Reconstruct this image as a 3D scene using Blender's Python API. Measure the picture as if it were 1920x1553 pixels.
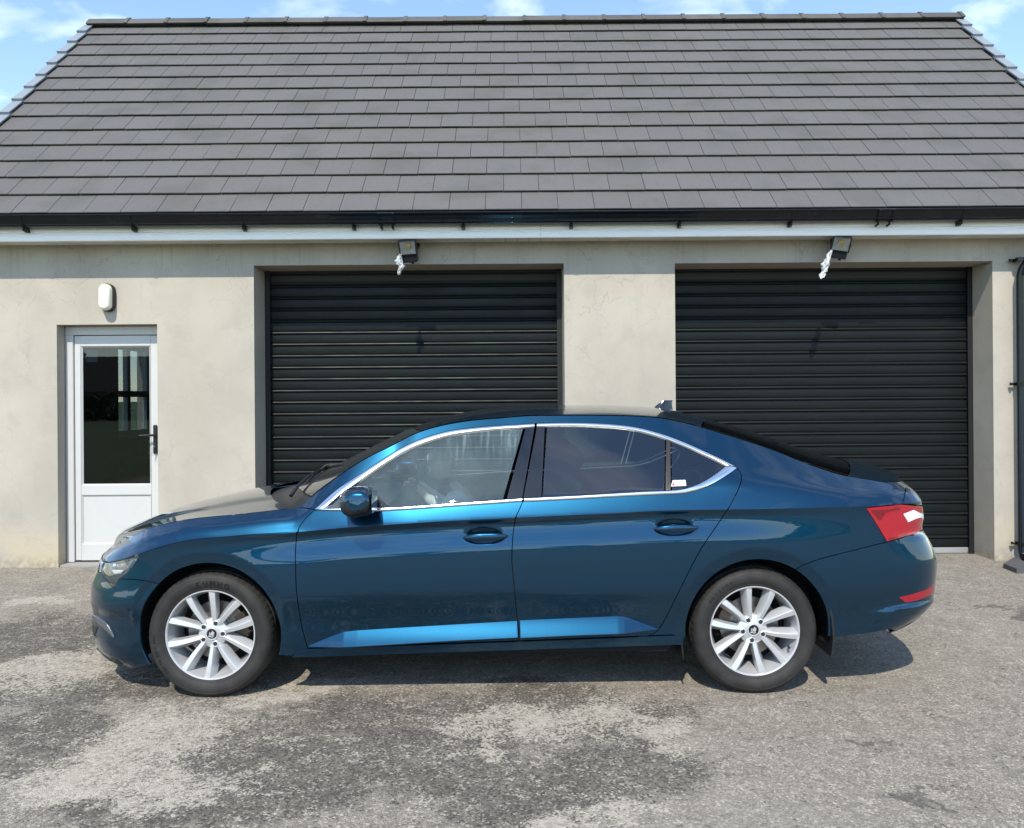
import bpy, bmesh, math, random
import numpy as np
from mathutils import Vector, Matrix
from mathutils.geometry import delaunay_2d_cdt

random.seed(7); np.random.seed(7)
S = bpy.context.scene
for o in list(bpy.data.objects): bpy.data.objects.remove(o)
COL = S.collection
R = math.radians

# ------------------------------------------------------------------ camera
CZ, CY, FPX, HOR, ROLL = 1.56, -7.75, 1555.0, 745.0, 0.0073
cam = bpy.data.cameras.new('camera'); camo = bpy.data.objects.new('camera', cam); COL.objects.link(camo)
cam.sensor_width = 36; cam.lens = 36*FPX/1920; cam.shift_y = -(776.5-HOR)/1920
cam.clip_start = .1; cam.clip_end = 2000
camo.matrix_world = Matrix.Translation((0, CY, CZ)) @ Matrix.Rotation(R(90), 4, 'X') @ Matrix.Rotation(-ROLL, 4, 'Z')
S.camera = camo

# ------------------------------------------------------------------ sky, sun, exposure
SUN = Vector((-.19, -1, 1.15)).normalized()
sel = math.asin(SUN.z); saz = math.atan2(SUN.x, SUN.y)
world = bpy.data.worlds.new("World"); S.world = world; world.use_nodes = True
wn, wl = world.node_tree.nodes, world.node_tree.links
for n in list(wn): wn.remove(n)
wo = wn.new('ShaderNodeOutputWorld'); bg = wn.new('ShaderNodeBackground'); bg.inputs[1].default_value = .14
sky = wn.new('ShaderNodeTexSky'); sky.sky_type = 'NISHITA'; sky.sun_disc = False
sky.sun_elevation = sel; sky.sun_rotation = saz; sky.air_density = 1.0; sky.dust_density = .0; sky.ozone_density = 1.5
tc = wn.new('ShaderNodeTexCoord'); sx = wn.new('ShaderNodeSeparateXYZ'); wl.new(tc.outputs['Generated'], sx.inputs[0])
def wm(op, a, b=None):
    n = wn.new('ShaderNodeMath'); n.operation = op
    for i, v in enumerate((a, b)):
        if v is None: continue
        if isinstance(v, (int, float)): n.inputs[i].default_value = v
        else: wl.new(v, n.inputs[i])
    return n.outputs[0]
CLY = 2.6
den = wm('ADD', wm('MAXIMUM', sx.outputs[2], 0.0), .16)
cb = wn.new('ShaderNodeCombineXYZ')
wl.new(wm('ADD', wm('DIVIDE', sx.outputs[0], den), 20.4), cb.inputs[0]); wl.new(wm('ADD', wm('DIVIDE', sx.outputs[1], den), CLY), cb.inputs[1])
cn = wn.new('ShaderNodeTexNoise'); cn.inputs['Scale'].default_value = 3.2; cn.inputs['Detail'].default_value = 7
cn.inputs['Roughness'].default_value = .52; cn.inputs['Distortion'].default_value = .35
wl.new(cb.outputs[0], cn.inputs['Vector'])
cr = wn.new('ShaderNodeMapRange'); cr.inputs[1].default_value = .50; cr.inputs[2].default_value = .84; cr.inputs[4].default_value = .62
wl.new(cn.outputs[0], cr.inputs[0])
cmx = wn.new('ShaderNodeMix'); cmx.data_type = 'RGBA'
wl.new(cr.outputs[0], cmx.inputs[0]); wl.new(sky.outputs[0], cmx.inputs[6]); cmx.inputs[7].default_value = (9.0, 9.2, 9.5, 1)
wl.new(cmx.outputs[2], bg.inputs[0]); wl.new(bg.outputs[0], wo.inputs[0])
sun = bpy.data.lights.new('sun', 'SUN'); sun.energy = 2.5; sun.angle = R(.53); sun.color = (1, .93, .80)
suno = bpy.data.objects.new('sun', sun); COL.objects.link(suno); suno.location = (-4, -20, 24)
suno.rotation_euler = (-SUN).to_track_quat('-Z', 'Y').to_euler()
S.view_settings.view_transform = 'Standard'; S.view_settings.look = 'None'
S.view_settings.exposure = 1.08; S.view_settings.gamma = 1; S.view_settings.use_curve_mapping = False
S.cycles.max_bounces = 10; S.cycles.transparent_max_bounces = 16; S.cycles.glossy_bounces = 6
S.cycles.caustics_reflective = False; S.cycles.caustics_refractive = False; S.cycles.sample_clamp_indirect = 8

# ------------------------------------------------------------------ helpers
def unroll(u, v):
    return u - (v-776.5)*ROLL, v + (u-960)*ROLL
def pxy(u, v, y):
    """point of the plane at depth y seen at photo pixel u, v"""
    u, v = unroll(u, v); d = y-CY
    return Vector(((u-960)*d/FPX, y, CZ-(v-HOR)*d/FPX))
def pxg(u, v, z=0):
    u, v = unroll(u, v); d = FPX*(CZ-z)/(v-HOR)
    return Vector(((u-960)*d/FPX, d+CY, z))

def link(o, parent=None):
    COL.objects.link(o)
    if parent is not None: o.parent = parent
    return o
def tag(o, label=None, cat=None, group=None, kind=None):
    for k, v in (('label', label), ('category', cat), ('group', group), ('kind', kind)):
        if v: o[k] = v
    return o
def empty(name, loc, label=None, cat=None, group=None, parent=None):
    o = bpy.data.objects.new(name, None); o.location = loc; o.empty_display_size = .2
    link(o, parent); return tag(o, label, cat, group)
def mesh(name, V, F, mat, parent=None, smooth=False, off=(0, 0, 0), sharp=None, normals=None):
    me = bpy.data.meshes.new(name)
    ox, oy, oz = off
    me.from_pydata([(v[0]-ox, v[1]-oy, v[2]-oz) for v in V], [], [tuple(f) for f in F])
    me.materials.append(mat)
    if smooth:
        for p in me.polygons: p.use_smooth = True
        if sharp is not None: me.set_sharp_from_angle(angle=R(sharp))
    if normals is not None:
        me.normals_split_custom_set_from_vertices([tuple(n) for n in normals])
    me.update()
    return link(bpy.data.objects.new(name, me), parent)

class MB:
    """collects boxes, tubes, lathes for one part"""
    def __init__(s): s.V = []; s.F = []
    def add(s, V, F):
        b = len(s.V); s.V += [tuple(v) for v in V]; s.F += [tuple(i+b for i in f) for f in F]; return s
    def box(s, x0, x1, y0, y1, z0, z1, m=None, bev=0):
        if bev:
            b = bev; V = []; 
            for (X0, X1, Y0, Y1, Z) in ((x0+b, x1-b, y0+b, y1-b, z0), (x0, x1, y0, y1, z0+b), (x0, x1, y0, y1, z1-b), (x0+b, x1-b, y0+b, y1-b, z1)):
                c = b if (X0, Y0) == (x0, y0) else 0
                if c:
                    V += [(X0+c, Y0, Z), (X1-c, Y0, Z), (X1, Y0+c, Z), (X1, Y1-c, Z), (X1-c, Y1, Z), (X0+c, Y1, Z), (X0, Y1-c, Z), (X0, Y0+c, Z)]
                else:
                    V += [(X0, Y0, Z), (X1, Y0, Z), (X1, Y0, Z), (X1, Y1, Z), (X1, Y1, Z), (X0, Y1, Z), (X0, Y1, Z), (X0, Y0, Z)]
            F = [tuple(range(7, -1, -1)), tuple(range(24, 32))]
            for k in range(3):
                for i in range(8):
                    j = (i+1) % 8; F.append((k*8+i, k*8+j, k*8+8+j, k*8+8+i))
        else:
            V = [(x0, y0, z0), (x1, y0, z0), (x1, y1, z0), (x0, y1, z0), (x0, y0, z1), (x1, y0, z1), (x1, y1, z1), (x0, y1, z1)]
            F = [(3, 2, 1, 0), (4, 5, 6, 7), (0, 1, 5, 4), (1, 2, 6, 5), (2, 3, 7, 6), (3, 0, 4, 7)]
        if m is not None: V = [m @ Vector(v) for v in V]
        return s.add(V, F)
    def tube(s, pts, r, n=10, cap=True):
        pts = [Vector(p) for p in pts]; rs = r if hasattr(r, '__len__') else [r]*len(pts)
        V = []; F = []; up = None
        for i, p in enumerate(pts):
            t = (pts[min(i+1, len(pts)-1)]-pts[max(i-1, 0)]).normalized()
            if up is None:
                up = t.cross(Vector((0, 0, 1)));
                if up.length < .05: up = t.cross(Vector((1, 0, 0)))
            a = (up - t*up.dot(t)).normalized(); up = a; b = t.cross(a)
            for k in range(n):
                q = 2*math.pi*k/n; V.append(p+(a*math.cos(q)+b*math.sin(q))*rs[i])
        for i in range(len(pts)-1):
            for k in range(n):
                k2 = (k+1) % n; F.append((i*n+k, i*n+k2, (i+1)*n+k2, (i+1)*n+k))
        if cap: F.append(tuple(range(n-1, -1, -1))); F.append(tuple((len(pts)-1)*n+k for k in range(n)))
        return s.add(V, F)
    def loft(s, secs, closed=True, cap=True):
        n = len(secs[0]); V = [p for q in secs for p in q]; F = []
        for i in range(len(secs)-1):
            for k in range(n if closed else n-1):
                k2 = (k+1) % n; F.append((i*n+k, i*n+k2, (i+1)*n+k2, (i+1)*n+k))
        if cap: F.append(tuple(range(n-1, -1, -1))); F.append(tuple((len(secs)-1)*n+k for k in range(n)))
        return s.add(V, F)
    def extrude_x(s, prof, x0, x1, closed=False, cap=False):
        return s.loft([[(x0, y, z) for y, z in prof], [(x1, y, z) for y, z in prof]], closed, cap)
    def build(s, name, mat, parent=None, smooth=False, sharp=None, off=(0, 0, 0)):
        return mesh(name, s.V, s.F, mat, parent, smooth, off, sharp)

# ------------------------------------------------------------------ materials
class NT:
    def __init__(s, name):
        s.m = bpy.data.materials.new(name); s.m.use_nodes = True
        s.n, s.l = s.m.node_tree.nodes, s.m.node_tree.links
        s.b = s.n['Principled BSDF']; s.out = s.n['Material Output']
        s.pos = None
    def P(s):
        if s.pos is None: s.pos = s.n.new('ShaderNodeNewGeometry').outputs['Position']
        return s.pos
    def set(s, **k):
        for a, v in k.items():
            a = a.replace('_', ' ').capitalize() if a not in ('IOR',) else a
            nm = {'Base color': 'Base Color', 'Coat weight': 'Coat Weight', 'Coat roughness': 'Coat Roughness', 'Specular': 'Specular IOR Level',
                  'Transmission': 'Transmission Weight', 'Emission color': 'Emission Color', 'Emission strength': 'Emission Strength', 'Coat ior': 'Coat IOR',
                  'Sheen weight': 'Sheen Weight', 'Subsurface': 'Subsurface Weight'}.get(a, a)
            i = s.b.inputs[nm]
            if hasattr(v, 'is_linked') or hasattr(v, 'links'): s.l.new(v, i)
            elif hasattr(v, '__len__'): i.default_value = (*v, 1) if len(v) == 3 else v
            else: i.default_value = v
        return s
    def node(s, t, **k):
        n = s.n.new(t)
        for a, v in k.items(): setattr(n, a, v)
        return n
    def inp(s, n, i, v):
        if isinstance(v, bpy.types.NodeSocket): s.l.new(v, n.inputs[i])
        elif hasattr(v, '__len__') and not isinstance(v, str): 
            try: n.inputs[i].default_value = v
            except Exception: n.inputs[i].default_value = (*v, 1)
        else: n.inputs[i].default_value = v
    def math(s, op, a, b=0.0, clamp=False):
        n = s.node('ShaderNodeMath', operation=op, use_clamp=clamp); s.inp(n, 0, a); s.inp(n, 1, b); return n.outputs[0]
    def scale(s, vec, sc):
        n = s.node('ShaderNodeMapping'); s.l.new(vec, n.inputs[0]); n.inputs['Scale'].default_value = sc; return n.outputs[0]
    def noise(s, scale, detail=4, rough=.55, vec=None, dist=0):
        n = s.node('ShaderNodeTexNoise'); s.l.new(vec or s.P(), n.inputs['Vector'])
        n.inputs['Scale'].default_value = scale; n.inputs['Detail'].default_value = detail; n.inputs['Roughness'].default_value = rough
        n.inputs['Distortion'].default_value = dist; return n.outputs[0]
    def voro(s, scale, vec=None, feature='F1', out=0):
        n = s.node('ShaderNodeTexVoronoi', feature=feature); s.l.new(vec or s.P(), n.inputs['Vector']); n.inputs['Scale'].default_value = scale
        return n.outputs[out]
    def ramp(s, v, lo, hi, a=0.0, b=1.0):
        n = s.node('ShaderNodeMapRange', interpolation_type='SMOOTHSTEP'); s.inp(n, 0, v)
        for i, x in ((1, lo), (2, hi), (3, a), (4, b)): n.inputs[i].default_value = x
        return n.outputs[0]
    def mix(s, f, a, b, mode='MIX'):
        n = s.node('ShaderNodeMix', data_type='RGBA', blend_type=mode); s.inp(n, 0, f); s.inp(n, 6, a if isinstance(a, bpy.types.NodeSocket) else (*a, 1)[:4]); s.inp(n, 7, b if isinstance(b, bpy.types.NodeSocket) else (*b, 1)[:4])
        return n.outputs[2]
    def bump(s, h, strength=.3, dist=.01):
        n = s.node('ShaderNodeBump'); n.inputs['Strength'].default_value = strength; n.inputs['Distance'].default_value = dist
        s.l.new(h, n.inputs['Height']); s.l.new(n.outputs[0], s.b.inputs['Normal']); return s
    def objrand(s): return s.node('ShaderNodeObjectInfo').outputs['Random']
    def island(s): return s.n.new('ShaderNodeNewGeometry').outputs['Random Per Island']
def simple(name, col, rough=.5, metal=0, **k):
    return NT(name).set(base_color=col, roughness=rough, metallic=metal, **k).m
M = {}
# car paint
t = NT('blue_paint'); fl = t.voro(900, out=1)
sp = t.node('ShaderNodeSeparateColor'); t.l.new(fl, sp.inputs[0])
pc = t.mix(t.math('MULTIPLY', sp.outputs[0], .4), (.0001, .034, .080), (.0003, .074, .138))
t.set(base_color=pc, metallic=.88, roughness=.28, coat_weight=1.0, coat_roughness=.008, coat_ior=1.47)
M['paint'] = t.m
M['chrome'] = simple('chrome_trim', (.86, .87, .88), .16, 1)
M['chromebright'] = simple('bright_chrome', (.85, .86, .88), .06, 1)
M['gloss'] = simple('gloss_black', (.006, .007, .009), .06, 0, coat_weight=.6, coat_roughness=.02)
M['plastic'] = simple('black_plastic', (.012, .012, .013), .42)
M['void'] = simple('dark_cavity', (.004, .004, .005), .9)
t = NT('tyre_rubber'); t.set(base_color=t.mix(t.ramp(t.noise(14, 5), .35, .7), (.012, .0115, .0105), (.024, .0225, .0205)), roughness=.72)
t.bump(t.noise(160, 2), .15, .001); M['rubber'] = t.m
M['rubbertext'] = simple('tyre_lettering', (.003, .003, .003), .35)
M['seal'] = simple('rubber_seal', (.012, .012, .012), .5)
M['alloy'] = simple('silver_alloy', (.60, .61, .62), .34, .45, coat_weight=.5, coat_roughness=.08)
M['alloyin'] = simple('alloy_barrel', (.42, .43, .44), .4, .6)
M['steel'] = simple('brake_steel', (.30, .28, .26), .38, .9)
M['caliper'] = simple('caliper_metal', (.20, .15, .11), .6, .5)
M['bolt'] = simple('dark_bolt', (.05, .05, .055), .4, .6)
def glass(name, tint, film=0.0, streak=False, ior=1.52, gain=1.5, filmcol=(.75, .82, .82)):
    t = NT(name); tr = t.node('ShaderNodeBsdfTransparent'); tr.inputs[0].default_value = (*tint, 1)
    gl = t.node('ShaderNodeBsdfGlossy'); gl.inputs['Roughness'].default_value = .005
    fr = t.node('ShaderNodeFresnel'); fr.inputs[0].default_value = ior
    mx = t.node('ShaderNodeMixShader')
    f2 = t.math('MULTIPLY', fr.outputs[0], gain, clamp=True)
    t.l.new(f2, mx.inputs[0]); t.l.new(tr.outputs[0], mx.inputs[1]); t.l.new(gl.outputs[0], mx.inputs[2])
    last = mx.outputs[0]
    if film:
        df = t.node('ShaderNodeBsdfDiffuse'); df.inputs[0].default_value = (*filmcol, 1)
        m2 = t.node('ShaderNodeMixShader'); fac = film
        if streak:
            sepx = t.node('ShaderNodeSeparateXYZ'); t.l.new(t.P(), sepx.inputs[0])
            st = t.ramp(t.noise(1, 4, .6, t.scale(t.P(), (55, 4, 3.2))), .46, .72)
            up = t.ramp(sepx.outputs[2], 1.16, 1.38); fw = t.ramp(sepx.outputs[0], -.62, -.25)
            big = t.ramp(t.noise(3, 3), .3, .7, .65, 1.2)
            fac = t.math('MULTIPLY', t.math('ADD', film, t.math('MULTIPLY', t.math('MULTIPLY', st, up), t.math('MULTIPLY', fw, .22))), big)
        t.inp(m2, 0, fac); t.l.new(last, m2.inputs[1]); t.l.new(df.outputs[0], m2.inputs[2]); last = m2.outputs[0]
    t.l.new(last, t.out.inputs[0]); return t.m
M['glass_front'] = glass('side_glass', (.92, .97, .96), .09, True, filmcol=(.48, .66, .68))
M['glass_far'] = glass('far_side_glass', (.93, .97, .96), .02)
M['glass_tint'] = glass('privacy_glass', (.20, .30, .31), .0, gain=3.0)
M['glass_screen'] = glass('windscreen_glass', (.62, .72, .68), .02)
M['glass_rear'] = glass('rear_screen_glass', (.06, .07, .075), .0)
M['glass_house'] = glass('door_glass', (.52, .56, .58), .0, ior=1.45)
M['lens_clear'] = glass('lamp_cover', (.93, .95, .96), .05, ior=1.5)
def lens(name, c1, c2, ex=1.0):
    t = NT(name); st = t.node('ShaderNodeTexWave', wave_type='BANDS', bands_direction='X'); t.l.new(t.P(), st.inputs[0]); st.inputs['Scale'].default_value = 26; st.inputs['Distortion'].default_value = 1.5
    t.set(base_color=t.mix(st.outputs['Fac'], c1, c2), roughness=.25, coat_weight=.6, coat_roughness=.01, subsurface=.0); return t.m
M['red'] = lens('red_lens', (.30, .003, .012), (.36, .006, .02))
M['reddark'] = lens('dark_red_lens', (.14, .001, .005), (.17, .002, .007))
M['white_lens'] = lens('white_lens', (.72, .74, .76), (.86, .87, .88))
M['lamp_bowl'] = simple('lamp_bowl', (.55, .58, .62), .2, .8)
M['lamp_dark'] = simple('lamp_dark_bezel', (.16, .17, .185), .25, .6)
M['lamp_light'] = simple('lamp_light_guide', (.75, .78, .8), .3)
M['cabin'] = simple('cabin_trim', (.045, .047, .05), .7)
M['cabin_beige'] = simple('headliner_cloth', (.42, .42, .40), .9)
M['seat'] = simple('seat_fabric', (.06, .062, .066), .85)
M['skin'] = simple('skin', (.74, .54, .44), .5, subsurface=.1)
M['hair'] = simple('fair_hair', (.55, .43, .28), .6)
t = NT('light_cotton'); t.set(base_color=(.78, .80, .79), roughness=.9).bump(t.noise(24, 3), .3, .02); M['cotton'] = t.m
M['trousers'] = simple('blue_cotton', (.10, .14, .22), .9)
M['eye'] = simple('eye', (.08, .05, .04), .8)
M['sticker'] = simple('white_sticker', (.82, .8, .8), .5)
M['stickred'] = simple('sticker_red', (.75, .05, .08), .5)
M['stickink'] = simple('sticker_grey_print', (.4, .4, .4), .6)

# wall render
t = NT('grey_render'); sep = t.node('ShaderNodeSeparateXYZ'); t.l.new(t.P(), sep.inputs[0])
c = t.mix(t.ramp(t.noise(1.1, 6, .6), .3, .7), (.385, .351, .295), (.475, .434, .365))
c = t.mix(t.ramp(t.noise(.9, 5, .65, t.scale(t.P(), (1, 1, .45))), .5, .72, 0, .55), c, (.395, .355, .285))
st = t.ramp(t.noise(1, 4, .6, t.scale(t.P(), (7, 7, .7))), .56, .8, 0, .28); c = t.mix(st, c, (.30, .285, .245))
spot = t.ramp(t.noise(2.3, 3, .6, t.scale(t.P(), (1.2, 1.2, .55))), .70, .80, 0, .45); c = t.mix(spot, c, (.24, .235, .21))
blot = t.ramp(t.noise(3.4, 7, .68), .50, .66, 0, .38); c = t.mix(blot, c, (.34, .315, .27))
base = t.math('MULTIPLY', t.ramp(sep.outputs[2], .0, .55, 1, 0), t.ramp(t.noise(2.2, 5), .3, .65)); c = t.mix(t.math('MULTIPLY', base, .75), c, (.50, .42, .27))
splash = t.math('MULTIPLY', t.ramp(sep.outputs[2], .0, .16, 1, 0), t.ramp(t.noise(14, 6, .7), .35, .65)); c = t.mix(t.math('MULTIPLY', splash, .6), c, (.17, .145, .105))
drip = t.math('MULTIPLY', t.ramp(sep.outputs[2], 2.55, 3.0), t.ramp(t.noise(1, 4, .65, t.scale(t.P(), (16, 16, .5))), .52, .74)); c = t.mix(t.math('MULTIPLY', drip, .45), c, (.22, .205, .17))
# hairline crazing, near the eaves most
wv = t.node('ShaderNodeVectorMath', operation='ADD'); nn = t.node('ShaderNodeTexNoise'); nn.inputs['Scale'].default_value = 5; nn.inputs['Detail'].default_value = 4; t.l.new(t.P(), nn.inputs[0])
sc2 = t.node('ShaderNodeVectorMath', operation='SCALE'); t.l.new(nn.outputs['Color'], sc2.inputs[0]); sc2.inputs['Scale'].default_value = .35
t.l.new(t.P(), wv.inputs[0]); t.l.new(sc2.outputs[0], wv.inputs[1])
vd = t.voro(3.1, wv.outputs[0], 'DISTANCE_TO_EDGE'); line = t.ramp(vd, .0, .016, 1, 0)
vd2 = t.voro(1.0, wv.outputs[0], 'DISTANCE_TO_EDGE'); line2 = t.ramp(vd2, .0, .006, 1, 0)
amt = t.math('MULTIPLY', t.math('ADD', t.ramp(sep.outputs[2], 1.6, 2.4, .12, .75), 0), t.ramp(t.noise(.8, 3), .42, .62))
crk = t.math('MAXIMUM', t.math('MULTIPLY', line, amt), t.math('MULTIPLY', line2, .3))
c = t.mix(t.math('MULTIPLY', crk, .62), c, (.17, .155, .13))
grain = t.noise(230, 3, .6); c = t.mix(t.ramp(grain, .35, .7, 0, .3), c, (.32, .30, .26))
t.set(base_color=c, roughness=.92, specular=.2)
t.bump(t.math('ADD', t.math('MULTIPLY', grain, .5), t.math('MULTIPLY', t.noise(38, 4), .6)), .35, .004); M['render'] = t.m
t = NT('white_upvc'); t.set(base_color=t.mix(t.ramp(t.noise(6, 5), .5, .8, 0, .3), (.53, .53, .515), (.44, .44, .41)), roughness=.3); M['upvc'] = t.m
t = NT('white_fascia'); t.set(base_color=t.mix(t.ramp(t.noise(1, 5, .6, t.scale(t.P(), (3, 3, 9))), .5, .8, 0, .4), (.92, .90, .84), (.76, .74, .67)), roughness=.35); M['fascia'] = t.m
t = NT('soffit_board'); t.set(base_color=t.mix(t.ramp(t.noise(5, 4), .4, .7), (.74, .73, .68), (.62, .60, .55)), roughness=.5); M['soffit'] = t.m
def tilemat(name, a, b, dirt):
    t = NT(name); r = t.math('FRACT', t.math('ADD', t.objrand(), t.island()))
    c = t.mix(r, a, b); rn = t.node('ShaderNodeTexNoise'); rn.inputs['Scale'].default_value = 2.2; rn.inputs['Detail'].default_value = 6
    t.l.new(t.P(), rn.inputs[0])
    c = t.mix(t.ramp(rn.outputs[0], .48, .68, 0, .6), c, dirt)
    c = t.mix(t.ramp(t.noise(26, 5, .65, t.scale(t.P(), (1, .5, .5))), .52, .72, 0, .5), c, dirt)
    g = t.noise(300, 2); c = t.mix(t.ramp(g, .3, .7, 0, .22), c, (.10, .10, .105))
    sz = t.math('FRACT', t.math('MULTIPLY', r, 7.3))
    t.set(base_color=c, roughness=t.math('ADD', .62, t.math('MULTIPLY', sz, .2)), specular=.35).bump(t.math('ADD', g, t.noise(60, 3)), .22, .002); return t.m
M['tile'] = tilemat('slate_grey_tile', (.108, .103, .098), (.117, .112, .107), (.084, .081, .072))
M['ridge'] = tilemat('ridge_tile_concrete', (.075, .073, .068), (.11, .108, .10), (.05, .05, .04))
M['verge'] = simple('verge_cap_plastic', (.23, .26, .29), .4)
M['sarking'] = simple('roof_underlay', (.02, .02, .022), .95)
t = NT('black_gutter'); t.set(base_color=t.mix(t.ramp(t.noise(9, 5), .5, .8, 0, .5), (.006, .007, .008), (.016, .017, .018)), roughness=.14, specular=.3); M['gutter'] = t.m
t = NT('anthracite_shutter'); sep = t.node('ShaderNodeSeparateXYZ'); t.l.new(t.P(), sep.inputs[0])
ds = t.ramp(t.noise(1, 5, .65, t.scale(t.P(), (2.4, 2, 9))), .42, .78, 0, .35)
t.set(base_color=t.mix(ds, (.006, .0085, .009), (.014, .0165, .0165)), roughness=t.ramp(t.noise(3, 4), .3, .7, .40, .52), specular=.22)
t.bump(t.noise(1, 2, .5, t.scale(t.P(), (1.6, 1, 14))), .10, .012); M['shutter'] = t.m
M['guide'] = simple('shutter_guide', (.006, .007, .008), .55)
M['alu'] = simple('aluminium_bar', (.55, .56, .56), .4, .7)
M['blackmetal'] = simple('black_lamp_housing', (.010, .011, .013), .4, .0)
M['reflector'] = simple('lamp_reflector', (.85, .85, .84), .4, .0)
M['led'] = simple('led_chip', (.95, .66, .10), .5)
M['opal'] = simple('opal_diffuser', (.80, .79, .66), .35)
t = NT('white_film'); t.set(base_color=(.80, .83, .83), roughness=.4); M['film'] = t.m
t.set(base_color=(.52, .54, .54))
t = NT('timber'); t.set(base_color=t.mix(t.noise(1, 5, .6, t.scale(t.P(), (3, 30, 30))), (.10, .07, .045), (.17, .12, .08)), roughness=.8); M['timber'] = t.m
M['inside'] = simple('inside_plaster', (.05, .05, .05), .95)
M['yellow'] = simple('yellow_plastic', (.55, .46, .06), .5)
M['cardboard'] = simple('pale_card', (.55, .53, .46), .8)
M['plum'] = simple('plum_fabric', (.16, .07, .11), .8)
M['paper'] = simple('faded_paper', (.62, .64, .66), .8)
t = NT('slate_cover'); t.set(base_color=t.mix(t.noise(30, 4), (.05, .052, .055), (.10, .10, .105)), roughness=.7); M['cover'] = t.m
# ------------------------------------------------------------------ ground
def ellipse_mask(t, wx, wy, cx, cy, rx, ry, ang=0, soft=.35):
    a = R(ang); dx = t.math('SUBTRACT', wx, cx); dy = t.math('SUBTRACT', wy, cy)
    u = t.math('ADD', t.math('MULTIPLY', dx, math.cos(a)/rx), t.math('MULTIPLY', dy, math.sin(a)/rx))
    v = t.math('ADD', t.math('MULTIPLY', dx, -math.sin(a)/ry), t.math('MULTIPLY', dy, math.cos(a)/ry))
    d = t.math('SQRT', t.math('ADD', t.math('MULTIPLY', u, u), t.math('MULTIPLY', v, v)))
    return t.ramp(d, 1-soft, 1+soft, 1, 0)
t = NT('tarmac')
sep = t.node('ShaderNodeSeparateXYZ'); t.l.new(t.P(), sep.inputs[0])
def warped(axis, amp1, amp2, seed):
    n1 = t.noise(1.7, 6, .62, t.scale(t.P(), (1, 1, 1))); 
    m = t.node('ShaderNodeTexNoise'); m.inputs['Scale'].default_value = 1.3; m.inputs['Detail'].default_value = 9; m.inputs['Roughness'].default_value = .68
    mp = t.node('ShaderNodeMapping'); mp.inputs['Location'].default_value = (seed, seed*1.7, 0); t.l.new(t.P(), mp.inputs[0]); t.l.new(mp.outputs[0], m.inputs[0])
    return t.math('ADD', sep.outputs[axis], t.math('MULTIPLY', t.math('SUBTRACT', m.outputs[0], .5), amp1))
wx, wy = warped(0, 1.5, 0, 3.1), warped(1, 1.3, 0, 8.7)
stone = t.voro(105, out=1); ss = t.node('ShaderNodeSeparateColor'); t.l.new(stone, ss.inputs[0])
vd = t.voro(105, feature='DISTANCE_TO_EDGE')
big = t.voro(48, out=1); sb = t.node('ShaderNodeSeparateColor'); t.l.new(big, sb.inputs[0])
c = t.mix(t.ramp(ss.outputs[0], .0, 1), (.195, .170, .136), (.36, .319, .259))
c = t.mix(t.ramp(sb.outputs[1], .82, .94, 0, .35), c, (.37, .34, .29))
c = t.mix(t.ramp(ss.outputs[1], .88, .95, 0, .7), c, (.46, .43, .38))
c = t.mix(t.ramp(vd, .0, .12, .55, 0), c, (.05, .047, .042))
c = t.mix(t.ramp(t.noise(.45, 5, .6), .35, .68, 0, .45), c, t.mix(.5, c, (.33, .31, .272)))
def many(lst):
    m = None
    for (u, v, ru, rv, ang) in lst:
        p = pxg(u, v); d = p.y-CY
        e = ellipse_mask(t, wx, wy, p.x, p.y, ru*d/FPX, rv*d*d/(FPX*CZ), ang)
        m = e if m is None else t.math('MAXIMUM', m, e)
    return m
fine = t.noise(34, 5, .7)
mott = t.ramp(t.math('ADD', t.math('MULTIPLY', t.noise(7, 7, .7), .75), t.math('MULTIPLY', fine, .35)), .46, .60)
darkm = many([(100, 1190, 190, 45, 0), (200, 1290, 260, 40, 8), (60, 1380, 120, 60, 0), (700, 1400, 330, 110, 0), (1010, 1300, 160, 35, 0), (1120, 1440, 190, 60, 0), (480, 1500, 260, 60, 0),
              (220, 1520, 160, 40, 0), (1160, 1350, 130, 30, 0), (1000, 1500, 190, 55, 0)])
fr1 = t.math('SUBTRACT', t.math('ADD', t.math('MULTIPLY', t.noise(3.0, 12, .76), .42), t.math('MULTIPLY', t.noise(14, 8, .76), .58)), .5)
damp = t.ramp(t.math('ADD', t.math('MULTIPLY', darkm, .62), t.math('ADD', t.math('MULTIPLY', fr1, 3.6), t.math('MULTIPLY', t.math('SUBTRACT', ss.outputs[0], .5), .75))), .10, .62)
c = t.mix(t.math('MULTIPLY', damp, .90), c, t.mix(t.ramp(ss.outputs[2], 0, 1), (.040, .036, .030), (.125, .113, .095)))
silt = many([(300, 1400, 150, 75, -10), (90, 1255, 110, 40, 14), (160, 1450, 150, 50, 0), (540, 1290, 130, 22, 10), (330, 1480, 110, 40, 0), (1060, 1340, 150, 28, 0), (1230, 1380, 70, 40, 0), (1130, 1525, 120, 25, 0), (60, 1130, 60, 12, 0), (900, 1370, 60, 30, 0), (230, 1205, 60, 14, 0)])
fr2 = t.math('SUBTRACT', t.math('ADD', t.math('MULTIPLY', t.noise(4.2, 12, .74, t.scale(t.P(), (1, 1.2, 1))), .45), t.math('MULTIPLY', t.noise(12, 8, .74), .55)), .5)
siltm = t.ramp(t.math('ADD', t.math('MULTIPLY', silt, .60), t.math('ADD', t.math('MULTIPLY', fr2, 4.0), t.math('MULTIPLY', t.math('SUBTRACT', ss.outputs[1], .5), .85))), .14, .66)
c = t.mix(t.math('MULTIPLY', siltm, .82), c, t.mix(t.ramp(fine, .3, .7), (.33, .292, .235), (.53, .48, .40)))
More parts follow.
